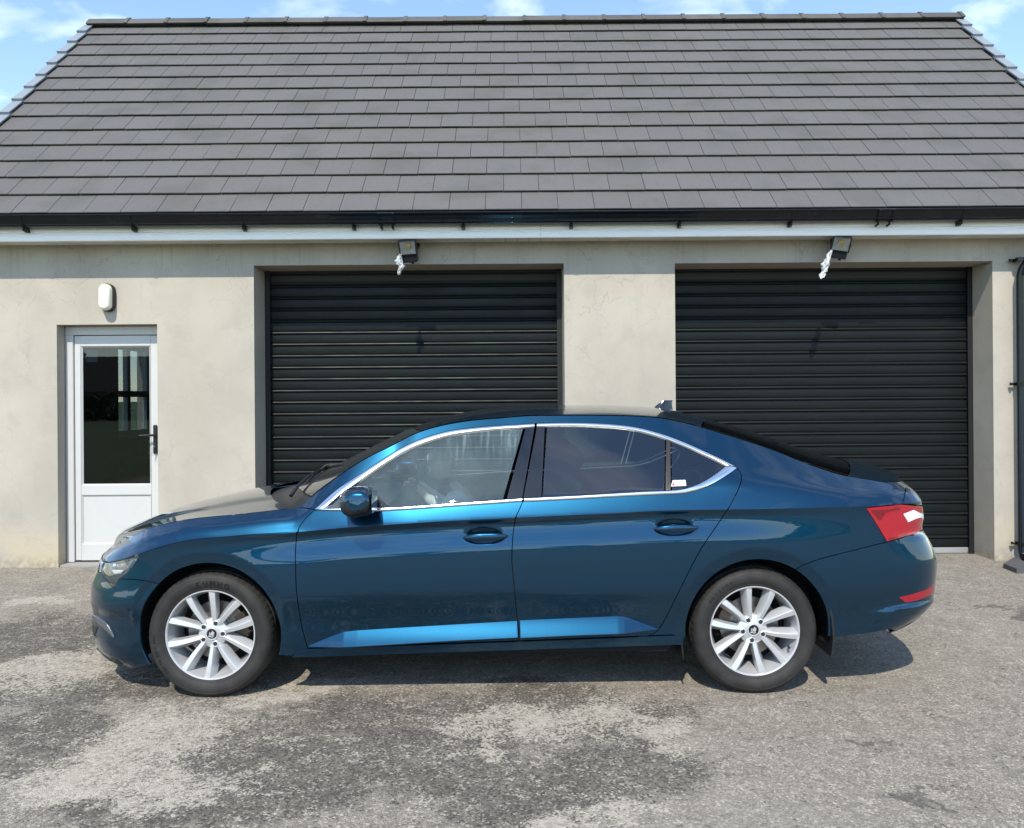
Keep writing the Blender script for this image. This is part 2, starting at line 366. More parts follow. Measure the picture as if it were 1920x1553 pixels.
oil = many([(1637, 1411, 18, 9, 0), (1900, 1147, 25, 8, 0), (1500, 1480, 6, 3, 0), (1846, 1137, 9, 3, 0), (1760, 1530, 18, 25, 30)])
c = t.mix(t.math('MULTIPLY', oil, .6), c, (.045, .043, .04))
t.set(base_color=c, roughness=.9, specular=.25)
h = t.math('ADD', t.math('MULTIPLY', t.ramp(vd, 0, .3), .6), t.math('MULTIPLY', fine, .5))
t.bump(h, .55, .006); M['tarmac'] = t.m
t = NT('field_grass'); t.set(base_color=t.mix(t.ramp(t.noise(.06, 6, .6), .35, .65), (.055, .10, .022), (.10, .135, .045)), roughness=.95); M['grass'] = t.m
t = NT('leaf_green'); t.set(base_color=t.mix(t.objrand(), (.035, .07, .018), (.06, .095, .028)), roughness=.7); M['leaf'] = t.m
M['bark'] = simple('bark', (.08, .065, .05), .9)
M['kerb'] = simple('concrete_kerb', (.30, .29, .27), .9)

def sheet(name, x0, x1, y0, y1, z, mat, kind='structure'):
    o = mesh(name, [(x0, y0, z), (x1, y0, z), (x1, y1, z), (x0, y1, z)], [(0, 1, 2, 3)], mat); o['kind'] = kind; return o
sheet('field', -700, 700, -700, 700, -.012, M['grass'])
sheet('tarmac_yard', -7.5, 16, -15.5, .45, 0, M['tarmac'])
k = MB(); k.box(-7.6, 16, -15.75, -15.5, -.05, .11, bev=.02); ko = k.build('kerb', M['kerb']); ko['kind'] = 'structure'

# trees and hedge across the fields (seen mirrored in the paint and through the windows)
def leaf_cloud(mb, cx, cy, cz, rx, ry, rz, n, s):
    for _ in range(n):
        while True:
            p = np.random.uniform(-1, 1, 3)
            q = p @ p
            if .25 < q < 1: break
        c = Vector((cx+p[0]*rx, cy+p[1]*ry, cz+p[2]*rz))
        a = Vector(np.random.normal(size=3)).normalized(); b = a.orthogonal().normalized()*s*random.uniform(.6, 1.3); a = a.cross(b).normalized()*s*random.uniform(.6, 1.2)
        mb.add([c-a-b, c+a-b*.6, c+a*.9+b, c-a*.7+b*.8], [(0, 1, 2, 3)])
tree_meshes = []
for i in range(3):
    cr = MB()
    for j in range(9):
        a = random.uniform(0, 6.28); rr = random.uniform(.2, 1.9)
        leaf_cloud(cr, rr*math.cos(a), rr*math.sin(a), random.uniform(3.2, 6.6), random.uniform(1, 1.7), random.uniform(1, 1.7), random.uniform(.8, 1.4), 420, .13)
    tk = MB(); tk.tube([(0, 0, -.1), (.05, 0, 1.4), (0, .1, 3), (.1, 0, 5)], [.26, .2, .15, .05], 8)
    for j in range(5):
        a = j*1.3+i; tk.tube([(0, 0, 2+.4*j), (math.cos(a)*.8, math.sin(a)*.8, 2.9+.45*j), (math.cos(a)*1.6, math.sin(a)*1.6, 3.5+.5*j)], [.09, .06, .02], 6)
    tree_meshes.append((cr, tk))
protos = {}
def put_tree(i, x, y, s, rz, label):
    e = empty('tree', (x, y, 0), label, 'tree', 'trees across the fields')
    e.scale = (s, s, s*random.uniform(.85, 1.15)); e.rotation_euler.z = rz
    cr, tk = tree_meshes[i]
    if i not in protos:
        a = cr.build('crown', M['leaf'], e); b = tk.build('trunk', M['bark'], e); protos[i] = (a.data, b.data)
    else:
        link(bpy.data.objects.new('crown', protos[i][0]), e); link(bpy.data.objects.new('trunk', protos[i][1]), e)
bg_ = empty('bungalow', (-31, -64, 0), 'dark-roofed bungalow across the field, mirrored in the glazed door', 'bungalow')
bo_ = (-31, -64, 0)
b = MB(); b.box(-36.5, -25.5, -68, -60, 0, 2.5); b.add([(-36.5, -68, 2.5), (-36.5, -60, 2.5), (-36.5, -64, 5.2), (-25.5, -68, 2.5), (-25.5, -60, 2.5), (-25.5, -64, 5.2)], [(0, 1, 2), (5, 4, 3)]); b.build('wall', simple('bungalow_render', (.30, .28, .25), .9), bg_, off=bo_)
b = MB(); b.add([(-37, -68.5, 2.25), (-25, -68.5, 2.25), (-25, -64, 5.35), (-37, -64, 5.35), (-37, -59.5, 2.25), (-25, -59.5, 2.25)], [(0, 1, 2, 3), (3, 2, 5, 4)]); b.build('roof', simple('bungalow_slate', (.03, .03, .033), .8), bg_, off=bo_)
wg_ = simple('bungalow_window', (.02, .025, .03), .1)
for xx in (-35, -32.2, -28.5):
    b = MB(); b.box(xx, xx+1.5, -60.02, -59.96, .9, 2.1); b.build('window', wg_, bg_, off=bo_)
b = MB(); b.box(-30.4, -29.4, -60.02, -59.95, 0, 2.1); b.build('door', wg_, bg_, off=bo_)
tl = ['broad green tree beyond the field, mirrored in the car paint']
for i, (x, y) in enumerate([(-62, -62), (-50, -70), (-45, -74), (-20, -72), (-9, -66), (4, -74), (13, -66), (27, -70), (39, -63), (52, -71), (66, -64), (80, -60)]):
    put_tree(i % 3, x, y, random.uniform(.8, 1.35), i*1.7, 'broad green tree in the far tree line mirrored in the car paint')
for i, (x, y) in enumerate([(-26, 14.5), (-31, 22), (-40, 21), (-36, 30)]):
    put_tree((i+1) % 3, x, y, random.uniform(.6, .85), i*2.1, 'green tree seen through the small window behind the glazed door')
hb = MB()
for i in range(150):
    x = -105+i*1.4; leaf_cloud(hb, x, -57+2*math.sin(i*.4), 1.0, 1.0, .8, 1.1+.5*random.random(), 240, .15)
for i in range(34):
    leaf_cloud(hb, -24-.55*i+random.random(), 9+1.0*i, .8, 1.0, .9, 1.0, 240, .12)
ho = hb.build('hedgerow', M['leaf']); ho['kind'] = 'stuff'

# ------------------------------------------------------------------ garage building
GX0, GX1, GD = -5.22, 5.60, 5.70           # gable outer faces, depth
bld = empty('garage_building', (0.2, 2.85, 0), 'grey rendered double garage with slate grey tiled roof behind the parked car', 'garage')
BO = (0.2, 2.85, 0)
OP1 = (-2.405, .494, 2.808); OP2 = (1.53, 4.498, 2.800); OPD = (-4.250, -3.312, 2.268)
WT = .37; WTOP = 3.035
w = MB()
# front wall: cells between openings, welded grid so that no seams show
xs = [GX0, OPD[0], OPD[1], OP1[0], OP1[1], OP2[0], OP2[1], GX1]
zs = sorted({-.3, OPD[2], OP2[2], OP1[2], WTOP+.3})
def solid(x, z):
    for a, b, h in (OP1, OP2, OPD):
        if a < x < b and z < h: return False
    return True
for i in range(len(xs)-1):
    for j in range(len(zs)-1):
        if solid((xs[i]+xs[i+1])/2, (zs[j]+zs[j+1])/2):
            V = [(xs[i], 0, zs[j]), (xs[i+1], 0, zs[j]), (xs[i+1], 0, zs[j+1]), (xs[i], 0, zs[j+1])]
            w.add(V, [(0, 1, 2, 3)]); w.add([(x, WT, z) for x, y, z in V], [(3, 2, 1, 0)])
for a, b, h in (OP1, OP2, OPD):
    w.add([(a, 0, -.3), (a, WT, -.3), (a, WT, h), (a, 0, h)], [(0, 3, 2, 1)]); w.add([(b, 0, -.3), (b, WT, -.3), (b, WT, h), (b, 0, h)], [(0, 1, 2, 3)])
    w.add([(a, 0, h), (b, 0, h), (b, WT, h), (a, WT, h)], [(0, 3, 2, 1)])
RY, RZ = 2.85, 6.36
# gables with a window in the left one
wy0, wy1, wz0, wz1 = 2.62, 3.80, 1.10, 2.28
for gx, nx, win in ((GX0, GX0+.3, True), (GX1, GX1-.3, False)):
    for x in (gx, nx):
        if win:
            w.add([(x, 0, -.3), (x, wy0, -.3), (x, wy0, 3.2), (x, 0, 3.2)], [(0, 1, 2, 3)]); w.add([(x, wy1, -.3), (x, GD, -.3), (x, GD, 3.2), (x, wy1, 3.2)], [(0, 1, 2, 3)])
            w.add([(x, wy0, -.3), (x, wy1, -.3), (x, wy1, wz0), (x, wy0, wz0)], [(0, 1, 2, 3)]); w.add([(x, wy0, wz1), (x, wy1, wz1), (x, wy1, 3.2), (x, wy0, 3.2)], [(0, 1, 2, 3)])
            w.add([(x, 0, 3.2), (x, wy0, 3.2), (x, wy1, 3.2), (x, GD, 3.2), (x, RY, RZ-.20)], [(0, 1, 2, 3, 4)])
        else:
            w.add([(x, 0, -.3), (x, GD, -.3), (x, GD, 3.2), (x, RY, RZ-.20), (x, 0, 3.2)], [(0, 1, 2, 3, 4)])
    if win:
        for (ya, za, yb, zb) in ((wy0, wz0, wy1, wz0), (wy1, wz0, wy1, wz1), (wy1, wz1, wy0, wz1), (wy0, wz1, wy0, wz0)):
            w.add([(gx, ya, za), (gx, yb, zb), (nx, yb, zb), (nx, ya, za)], [(0, 1, 2, 3)])
w.box(GX0+.002, GX1-.002, GD-.3, GD-.001, -.3, 3.2)
wall = w.build('wall', M['render'], bld, off=BO)
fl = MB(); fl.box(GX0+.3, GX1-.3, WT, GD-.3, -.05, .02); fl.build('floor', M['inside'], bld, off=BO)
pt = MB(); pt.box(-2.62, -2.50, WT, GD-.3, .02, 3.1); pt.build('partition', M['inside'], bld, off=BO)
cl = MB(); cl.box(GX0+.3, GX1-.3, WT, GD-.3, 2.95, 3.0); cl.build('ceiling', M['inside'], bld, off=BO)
# threshold under the doors
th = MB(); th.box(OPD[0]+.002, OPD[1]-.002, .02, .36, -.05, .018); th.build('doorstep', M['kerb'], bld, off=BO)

# gable window
gw = MB(); fx0, fx1 = GX0+.10, GX0+.16
for (ya, yb, za, zb) in ((wy0, wy1, wz0, wz0+.06), (wy0, wy1, wz1-.06, wz1), (wy0, wy0+.06, wz0+.06, wz1-.06), (wy1-.06, wy1, wz0+.06, wz1-.06),
                         ((wy0+wy1)/2-.045, (wy0+wy1)/2+.045, wz0+.06, wz1-.06)): gw.box(fx0, fx1, ya, yb, za, zb)
for (ya, yb) in ((wy0+.06, (wy0+wy1)/2-.045), ((wy0+wy1)/2+.045, wy1-.06)): gw.box(fx0+.003, fx1-.003, ya, yb, 1.60, 1.68)
gwo = gw.build('gable_window', M['upvc'], bld, off=BO)
for (ya, yb) in ((wy0+.06, (wy0+wy1)/2-.045), ((wy0+wy1)/2+.045, wy1-.06)):
    for (za, zb) in ((wz0+.06, 1.60), (1.68, wz1-.06)):
        g = MB(); g.add([(fx0+.02, ya, za), (fx0+.02, yb, za), (fx0+.02, yb, zb), (fx0+.02, ya, zb)], [(0, 1, 2, 3)]); g.build('pane', M['glass_house'], gwo, off=BO)

# entrance door
dx0, dx1, dzt = OPD[0]+.003, OPD[1]-.003, OPD[2]-.003
fr = MB(); fy0, fy1 = .135, .205
fr.box(dx0, dx0+.075, fy0, fy1, .02, dzt-.085, bev=.006); fr.box(dx1-.028, dx1, fy0, fy1, .02, dzt-.085, bev=.006); fr.box(dx0, dx1, fy0, fy1, dzt-.085, dzt, bev=.006)
door = empty('entrance_door', (0, 0, 0), parent=bld); door.location = (-BO[0], -BO[1], 0)
fr.build('door_frame', M['upvc'], door)
lx0, lx1, lz0, lz1 = dx0+.081, dx1-.031, .035, dzt-.091
ly0, ly1 = .150, .20
gx0, gx1 = pxy(155, 800, .16).x, pxy(281, 800, .16).x; gzb, gzt = pxy(218, 908, .16).z, pxy(218, 651, .16).z
pz0, pz1 = pxy(218, 1018, .16).z, pxy(218, 930, .16).z
lf = MB()
lf.box(lx0, gx0-.012, ly0, ly1, lz0, lz1, bev=.005); lf.box(gx1+.012, lx1, ly0, ly1, lz0, lz1, bev=.005)
lf.box(gx0-.012, gx1+.012, ly0+.001, ly1, gzt+.012, lz1-.001); lf.box(gx0-.012, gx1+.012, ly0+.001, ly1, pz1+.012, gzb-.012); lf.box(gx0-.012, gx1+.012, ly0+.001, ly1, lz0+.001, pz0-.012)
for (za, zb) in ((gzb, gzt), (pz0, pz1)):      # glazing beads, bevelled towards the pane
    a = [(gx0-.012, ly0, za-.012), (gx1+.012, ly0, za-.012), (gx1+.012, ly0, zb+.012), (gx0-.012, ly0, zb+.012)]
    b = [(gx0+.004, ly0+.016, za+.004), (gx1-.004, ly0+.016, za+.004), (gx1-.004, ly0+.016, zb-.004), (gx0+.004, ly0+.016, zb-.004)]
    lf.add(a+b, [(0, 1, 5, 4), (1, 2, 6, 5), (2, 3, 7, 6), (3, 0, 4, 7)])
lf.build('door_leaf', M['upvc'], door)
g = MB(); g.box(gx0, gx1, .168, .176, gzb, gzt); g.build('pane', M['glass_house'], door)
g = MB(); g.box(gx0, gx1, .166, .185, pz0, pz1); g.build('lower_panel', M['upvc'], door)
hx = pxy(291, 800, .14).x
h = MB(); h.box(hx-.019, hx+.019, .128, .149, pxy(291, 851, .14).z, pxy(291, 797, .14).z, bev=.007)
hz = pxy(291, 816, .12).z
h.tube([(hx, .13, hz), (hx, .085, hz), (hx-.012, .078, hz), (hx-.125, .078, hz-.002)], [.012, .012, .011, .010], 8)
h.build('handle', M['blackmetal'], door, True, 40)
kz = pxy(291, 838, .12).z
h = MB(); h.tube([(hx-.006, .128, kz), (hx-.006, .10, kz)], .008, 8); h.box(hx-.010, hx-.002, .092, .112, kz-.05, kz+.012, bev=.002); h.tube([(hx-.006, .102, kz-.03), (hx-.02, .098, kz-.06), (hx-.004, .1, kz-.085)], .003, 6)
h.build('key', M['alu'], door)
nx0, nx1 = pxy(161, 665, .18).x, pxy(183, 665, .18).x
h = MB(); h.box(nx0, nx1, .178, .1795, pxy(170, 679, .18).z, pxy(170, 656, .18).z); h.build('notice', M['paper'], door)

# roller shutters
SP = .1135
prof = []
for (y, z) in ((0, .0), (-.003, .004), (-.006, .012), (-.004, .070), (-.003, .082), (-.010, .086), (-.019, .092), (-.021, .099), (-.018, .106), (-.008, .111), (0, .1135), (.004, .118)):
    prof.append((y, z))
def shutter(a, b, h, n_up):
    e = empty('roller_shutter', (-BO[0], -BO[1], 0), parent=bld)
    y0 = WT+.01; x0, x1 = a+.045, b-.045
    me = None
    n = int((h-.06)/SP)+1
    for k in range(n):
        z = .062+k*SP
        if me is None:
            m = MB(); m.extrude_x([(y, z2) for y, z2 in prof], x0-.02-(a+b)/2, x1+.02-(a+b)/2); o = m.build('slat', M['shutter'], e, True, 28); me = o.data
        else: o = link(bpy.data.objects.new('slat', me), e)
        o.location = ((a+b)/2, y0+random.uniform(-.0012, .0012), z); o.rotation_euler.x = random.uniform(-.012, .012)
    for xa, xb in ((a+.002, a+.05), (b-.05, b-.002)):
        g = MB()
        g.box(xa, xb, WT-.035, WT-.025, 0, h-.002); g.box(xa, xb, WT+.03, WT+.04, 0, h-.002)
        xo = xa if xa < (a+b)/2 else xb-.006
        g.box(xo, xo+.006, WT-.025, WT+.03, 0, h-.002)
        g.build('guide_rail', M['guide'], e)
    g = MB(); g.box(x0, x1, WT-.012, WT+.02, .004, .058, bev=.005); g.build('bottom_bar', M['alu'], e)
    g = MB(); g.box(a+.05, b-.05, WT-.005, WT+.004, h-.10, h+.02); g.build('lintel_seal', M['guide'], e)
    return e
shutter(*OP1, 24); shutter(*OP2, 24)

# soffit, fascia
FY = -.255; SOZ = 3.012
pm = MB(); pm.box(-.0525, .0525, FY+.02, .0, 0, .010); pm0 = None
sof = MB(); sof.box(GX0-.25, GX1+.2, FY+.02, -.001, SOZ+.014, SOZ+.03)
so = sof.build('soffit', M['sarking'], bld, off=BO); so.location = (0, 0, 0)
x = GX0-.2
while x < GX1+.15:
    if pm0 is None: o = pm.build('soffit_board', M['soffit'], so, off=(0, 0, 0)); pm0 = o.data
    else: o = link(bpy.data.objects.new('soffit_board', pm0), so)
    o.location = (x-BO[0], -BO[1], SOZ+random.uniform(-.001, .0015)); x += .1085
fa = MB()
fp = [(FY+.022, SOZ-.012), (FY, SOZ-.014), (FY-.006, SOZ-.008), (FY-.006, SOZ+.034), (FY-.001, SOZ+.040), (FY-.001, SOZ+.044), (FY-.005, SOZ+.05), (FY-.005, SOZ+.058), (FY, SOZ+.064), (FY, SOZ+.2), (FY+.02, SOZ+.2)]
for xa, xb in ((GX0-.25, .27), (.2725, GX1+.2)):
    fa.extrude_x(fp, xa, xb, True, True)
fa.build('fascia', M['fascia'], bld, off=BO)

# roof
EY, EZ = -.335, 3.235; SLOPE = math.atan2(RZ-EZ, RY-EY); SL = math.hypot(RZ-EZ, RY-EY)
RX0, RX1 = -5.36, 5.74
NR = 14; GA = SL/NR; TW = .3262
us = Vector((0, math.cos(SLOPE), math.sin(SLOPE))); un = Vector((0, -math.sin(SLOPE), math.cos(SLOPE)))
def rp(x, s, n): 
    p = Vector((x, EY, EZ))+us*s+un*n; return p
rf = MB()
for s0, s1, n0, n1 in ((-.02, SL, -.055, -.02),):
    V = [rp(x, s, n) for x in (RX0+.05, RX1-.05) for s in (s0, s1) for n in (n0, n1)]
    rf.add(V, [(0, 1, 3, 2), (4, 6, 7, 5), (0, 4, 5, 1), (2, 3, 7, 6), (0, 2, 6, 4), (1, 5, 7, 3)])
# rear slope, one plain sheet of the same pitch
V = [(RX0+.05, RY, RZ-.02), (RX1-.05, RY, RZ-.02), (RX1-.05, 2*RY-EY, EZ-.02), (RX0+.05, 2*RY-EY, EZ-.02)]
rf.add(V+[(x, y, z-.03) for x, y, z in V], [(0, 1, 2, 3), (7, 6, 5, 4), (2, 6, 7, 3)])
roof = rf.build('roof', M['sarking'], bld, off=BO)
def tile_shape(wd):
    T = .012; L = GA+.07; b = .004; h = wd/2-.0024
    V = []
    for n, yy in ((0, 0), (T-b, 0), (T, b), (T, L), (0, L)):
        V += [(-h, yy, n), (h, yy, n)]
    F = [(0, 1, 3, 2), (2, 3, 5, 4), (4, 5, 7, 6), (1, 9, 7, 5, 3), (0, 2, 4, 6, 8), (6, 7, 9, 8)]
    return V, F
tV, tF = tile_shape(TW); tiles = []
tme = bpy.data.meshes.new('roof_tile'); tme.from_pydata(tV, [], tF); tme.materials.append(M['tile'])
tilt = math.atan2(.026, GA)
for r in range(NR):
    off = (r % 2)*TW/2
    x = -6.0+off+.065
    while x < RX1:
        xa, xb = max(x-TW/2, RX0+.03), min(x+TW/2, RX1-.03)
        if xb-xa > .06:
            s = r*GA; m = Matrix.Translation(rp((xa+xb)/2, s+random.uniform(-.003, .003), random.uniform(-.0005, .001))) @ Matrix.Rotation(SLOPE-tilt+random.uniform(-.003, .003), 4, 'X') @ Matrix.Rotation(random.uniform(-.003, .003), 4, 'Y') @ Matrix.Rotation(random.uniform(-.003, .003), 4, 'Z')
            p = rp((xa+xb)/2, s+GA/2, 0); d = p.y-CY; u = 960+p.x*FPX/d
            vis = -20 < u < 1940
            tiles.append((0 if vis else 1, d, r, m, xb-xa, (xa+xb)/2))
        x += TW
tiles.sort(key=lambda q: (q[0], q[1]))
far = MB(); nobj = 0
for (nv, d, r, m, wd, xc) in tiles:
    if nv == 0 and nobj < 292 and abs(wd-TW) < 1e-4:
        o = link(bpy.data.objects.new('roof_tile', tme), roof); o.matrix_local = Matrix.Translation(-Vector(BO)) @ m; nobj += 1
    else:
        V, F = tile_shape(wd); far.add([m @ Vector(v) for v in V], F)
fo = far.build('upper_roof_tiles', M['tile'], roof, off=BO); fo['kind'] = 'stuff'
# ridge tiles and verge caps
rl = .512; rm = None
nr = round((RX1-RX0)/rl); rl = (RX1-RX0)/nr
for k in range(nr):
    if rm is None:
        m = MB(); pr = [(-.105, -.100), (-.115, -.095), (-.11, -.080), (-.03, .0), (0, .009), (.03, .0), (.11, -.080), (.105, -.100)]
        m.extrude_x(pr, -rl/2+.003, rl/2-.003, True, True)
        c = [(y*1.10, z*1.1+.012) for y, z in pr]; m.extrude_x(c, rl/2-.02, rl/2+.025, True, True)
        o = m.build('ridge_tile', M['ridge'], roof); rm = o.data
    else: o = link(bpy.data.objects.new('ridge_tile', rm), roof)
    o.location = Vector((RX0+rl*(k+.5), RY, RZ+.06+random.uniform(-.004, .004)))-Vector(BO); o.rotation_euler.y = random.uniform(-.006, .006)
vm = {}
for side, x in ((-1, RX0), (1, RX1)):
    for r in range(NR):
        if side not in vm:
            m = MB(); hh = .05
            a0, a1 = (-.035, .075) if side < 0 else (-.075, .035)
            L = GA+.05
            m.box(a0, a1, 0, L, .02, .034); xo = -.035 if side < 0 else .021
            m.box(xo, xo+.014, 0, L, -.12, .02); m.box(a0-.002, a1+.002, -.006, .010, -.10, .037)
            o = m.build('verge_cap', M['verge'], roof); vm[side] = o.data
        else: o = link(bpy.data.objects.new('verge_cap', vm[side]), roof)
        o.matrix_local = Matrix.Translation(rp(x, r*GA, .012)-Vector(BO)) @ Matrix.Rotation(SLOPE-tilt, 4, 'X')

# gutter (rolled rim, ribbed face) with brackets and joints
gt = MB(); GB, GT = 3.108, 3.216
gp = [(-.262, GT), (-.262, GB+.012), (-.285, GB+.002), (-.335, GB), (-.355, GB+.006), (-.36, GB+.016), (-.372, GB+.020), (-.376, GB+.032), (-.370, GB+.038), (-.384, GB+.062), (-.392, GB+.084), (-.400, GB+.090), (-.402, GB+.098), (-.394, GB+.103),
      (-.386, GB+.098), (-.378, GB+.084), (-.355, GB+.022), (-.33, GB+.012), (-.28, GB+.014), (-.268, GB+.03), (-.268, GT)]
gt.extrude_x(gp, GX0-.28, GX1+.22, True, True)
gut = gt.build('gutter', M['gutter'], bld, True, 35, off=BO)
bm0 = None
for u in (-165, 38, 243, 452, 660, 867, 1072, 1277, 1487, 1808, 2010):
    x = pxy(u, 405, -.38).x
    if bm0 is None:
        b = MB(); q = [(y-.004, z-.003) for y, z in gp[3:14]]; b.extrude_x(q+[(y+.003, z+.002) for y, z in reversed(q)], -.012, .012, True, True)
        b.box(-.016, .016, -.30, FY-.001, GB-.035, GB+.0, bev=.003); b.tube([(0, -.335, GB-.002), (0, -.33, GB-.022), (0, -.285, GB-.026)], .010, 8)
        o = b.build('gutter_bracket', M['gutter'], gut, True, 35); bm0 = o.data
    else: o = link(bpy.data.objects.new('gutter_bracket', bm0), gut)
    o.location = (x-BO[0], -BO[1], 0)
jm0 = None
for u in (724, 1661):
    x = pxy(u, 405, -.38).x
    if jm0 is None:
        b = MB(); q = [(y-.008, z-.006) for y, z in gp[3:13]]; b.extrude_x(q+[(y+.005, z+.005) for y, z in reversed(q)], -.075, .075, True, True)
        for s in (-1, 1):
            q = [(y-.013, z-.010) for y, z in gp[3:13]]; b.extrude_x(q+[(y+.005, z+.005) for y, z in reversed(q)], s*.062-.011, s*.062+.011, True, True)
            b.tube([(s*.05, -.335, GB-.008), (s*.05, -.33, GB-.026), (s*.05, -.285, GB-.03)], .011, 8)
        o = b.build('gutter_joint', M['gutter'], gut, True, 35); jm0 = o.data
    else: o = link(bpy.data.objects.new('gutter_joint', jm0), gut)
    o.location = (x-BO[0], -BO[1], 0)
# downpipe
px_, py_ = pxy(1907, 800, -.085).x+.0375, -.085
dp = MB(); dp.tube([(px_+.30, -.33, GB+.01), (px_+.30, -.33, GB-.05), (px_+.26, -.30, GB-.10), (px_+.05, -.12, GB-.33), (px_+.012, py_-.008, GB-.40), (px_, py_, GB-.47), (px_, py_, .10), (px_, py_-.02, .06), (px_, py_-.09, .03)], .0355, 16)
dpo = dp.build('downpipe', M['gutter'], bld, True, 40, off=BO)
cm0 = None
for v in (487, 720, 1020):
    z = pxy(1905, v, py_).z
    if cm0 is None:
        b = MB(); b.tube([(0, 0, -.018), (0, 0, .018)], .041, 16); b.box(-.078, .078, .035, .05, -.013, .013, bev=.003); b.box(-.02, .02, .03, .084, -.012, .012)
        for s in (-1, 1): b.tube([(s*.064, .036, 0), (s*.064, .016, 0)], [.013, .010], 8)
        o = b.build('pipe_clip', M['gutter'], dpo, True, 40); cm0 = o.data
    else: o = link(bpy.data.objects.new('pipe_clip', cm0), dpo)
    o.location = Vector((px_, py_, z))-Vector(BO)
# cover by the foot of the pipe
a, b, c, d = pxg(1881, 1057, .04), pxg(1906, 1067, .04), pxg(1945, 1067, .04), pxg(1940, 1055.5, .04)
cv = MB(); ctop = [a, b, c, d]; ctop[3].y = -.02; ctop[0].y = min(ctop[0].y, -.02)
cv.add([(p.x, p.y, .042) for p in ctop]+[(p.x, p.y, .0) for p in ctop], [(0, 1, 2, 3), (0, 4, 5, 1), (1, 5, 6, 2), (2, 6, 7, 3), (3, 7, 4, 0)])
tag(cv.build('drain_cover', M['cover']), 'flat dark drain cover on the tarmac at the foot of the downpipe', 'drain cover')

# ------------------------------------------------------------------ lamps on the wall
cx, cz = pxy(199.5, 558, -.05).x, pxy(199.5, 558, -.05).z
def pill(hw, hh, y, n=10, dx=0, dz=0):
    P = []
    for k in range(2*n):
        a = math.pi*k/n; sgn = 1 if math.sin(a) >= 0 else -1
        P.append((cx+dx+hw*math.cos(a), y, cz+dz+(hh-hw)*(1 if 0 <= a <= math.pi-1e-6 else -1)+hw*math.sin(a)))
    return P
wl_ = empty('bulkhead_lamp', (cx, 0, cz), 'cream oval bulkhead lamp on the wall above the glazed door', 'wall lamp')
b = MB(); b.loft([pill(.066, .131, -.001), pill(.066, .131, -.045), pill(.062, .127, -.055)], True, True); b.build('lamp_base', M['blackmetal'], wl_, True, 40, off=(cx, 0, cz))
b = MB(); b.loft([pill(.058, .123, -.050), pill(.056, .121, -.085), pill(.049, .113, -.103), pill(.032, .096, -.112)], True, True); b.build('diffuser', M['opal'], wl_, True, 60, off=(cx, 0, cz))
def floodlight(u, v, yaw, roll, label):
    p = pxy(u, v, -.17)
    e = empty('floodlight', p, label, 'floodlight', 'floodlights above the shutters')
    e.rotation_euler = (R(24), R(roll), R(yaw))
    W, H, D = .083, .072, .04                                    # local: front face towards -y
    hb_ = MB()
    o_ = [(-W, -D, -.058), (W, -D, -.058), (W, -D, .088), (-W, -D, .088)]
    i_ = [(-W+.014, -D-.004, -.043), (W-.014, -D-.004, -.043), (W-.014, -D-.004, .074), (-W+.014, -D-.004, .074)]
    hb_.add(o_+i_, [(0, 1, 5, 4), (1, 2, 6, 5), (2, 3, 7, 6), (3, 0, 4, 7)])
    bk = [(x*.9, D-.01, z*.9) for x, y, z in o_]; hb_.add(o_+bk, [(1, 0, 4, 5), (2, 1, 5, 6), (3, 2, 6, 7), (0, 3, 7, 4), (4, 7, 6, 5)])
    for k in range(7):
        xx = -W*.8+k*W*1.6/6; hb_.box(xx-.003, xx+.003, D-.012, D+.012, -.045, .075)
    hb_.build('housing', M['blackmetal'], e, False)
    dr = MB(); dr.box(-W+.012, W-.012, -D+.008, D, -.125, -.060, bev=.006); dr.tube([(.02, 0, -.124), (.02, 0, -.145)], [.016, .011], 10); dr.build('driver_box', M['blackmetal'], e)
    rfl = MB(); f1 = [(-W+.014, -D-.003, -.043), (W-.014, -D-.003, -.043), (W-.014, -D-.003, .074), (-W+.014, -D-.003, .074)]; f2 = [(-.018, D-.02, .0), (.018, D-.02, .0), (.018, D-.02, .04), (-.018, D-.02, .04)]
    rfl.add(f1+f2, [(0, 1, 5, 4), (1, 2, 6, 5), (2, 3, 7, 6), (3, 0, 4, 7), (4, 5, 6, 7)]); rfl.build('reflector', M['reflector'], e)
    ch = MB(); ch.box(-.022, .022, -D+.006, D-.022, -.002, .042); ch.build('led_chip', M['led'], e)
    gl = MB(); gl.add([(x, -D-.005, z) for x, y, z in i_], [(0, 1, 2, 3)]); gl.build('lamp_glass', M['lens_clear'], e)
    br = MB()
    for s in (-1, 1): br.box(s*(W+.004)-.003, s*(W+.004)+.003, -.012, .105, -.012, .012)
    br.box(-W-.006, W+.006, .103, .110, -.016, .016); br.box(-.03, .03, .105, .17, -.03, .03); br.build('bracket', M['blackmetal'], e)
    return e
f1 = floodlight(766, 466, -5, -3, 'small black floodlight above the shutter nearest the glazed door')
f2 = floodlight(1576, 459, -15, 11, 'small black floodlight, tilted sideways, above the shutter behind the car boot')
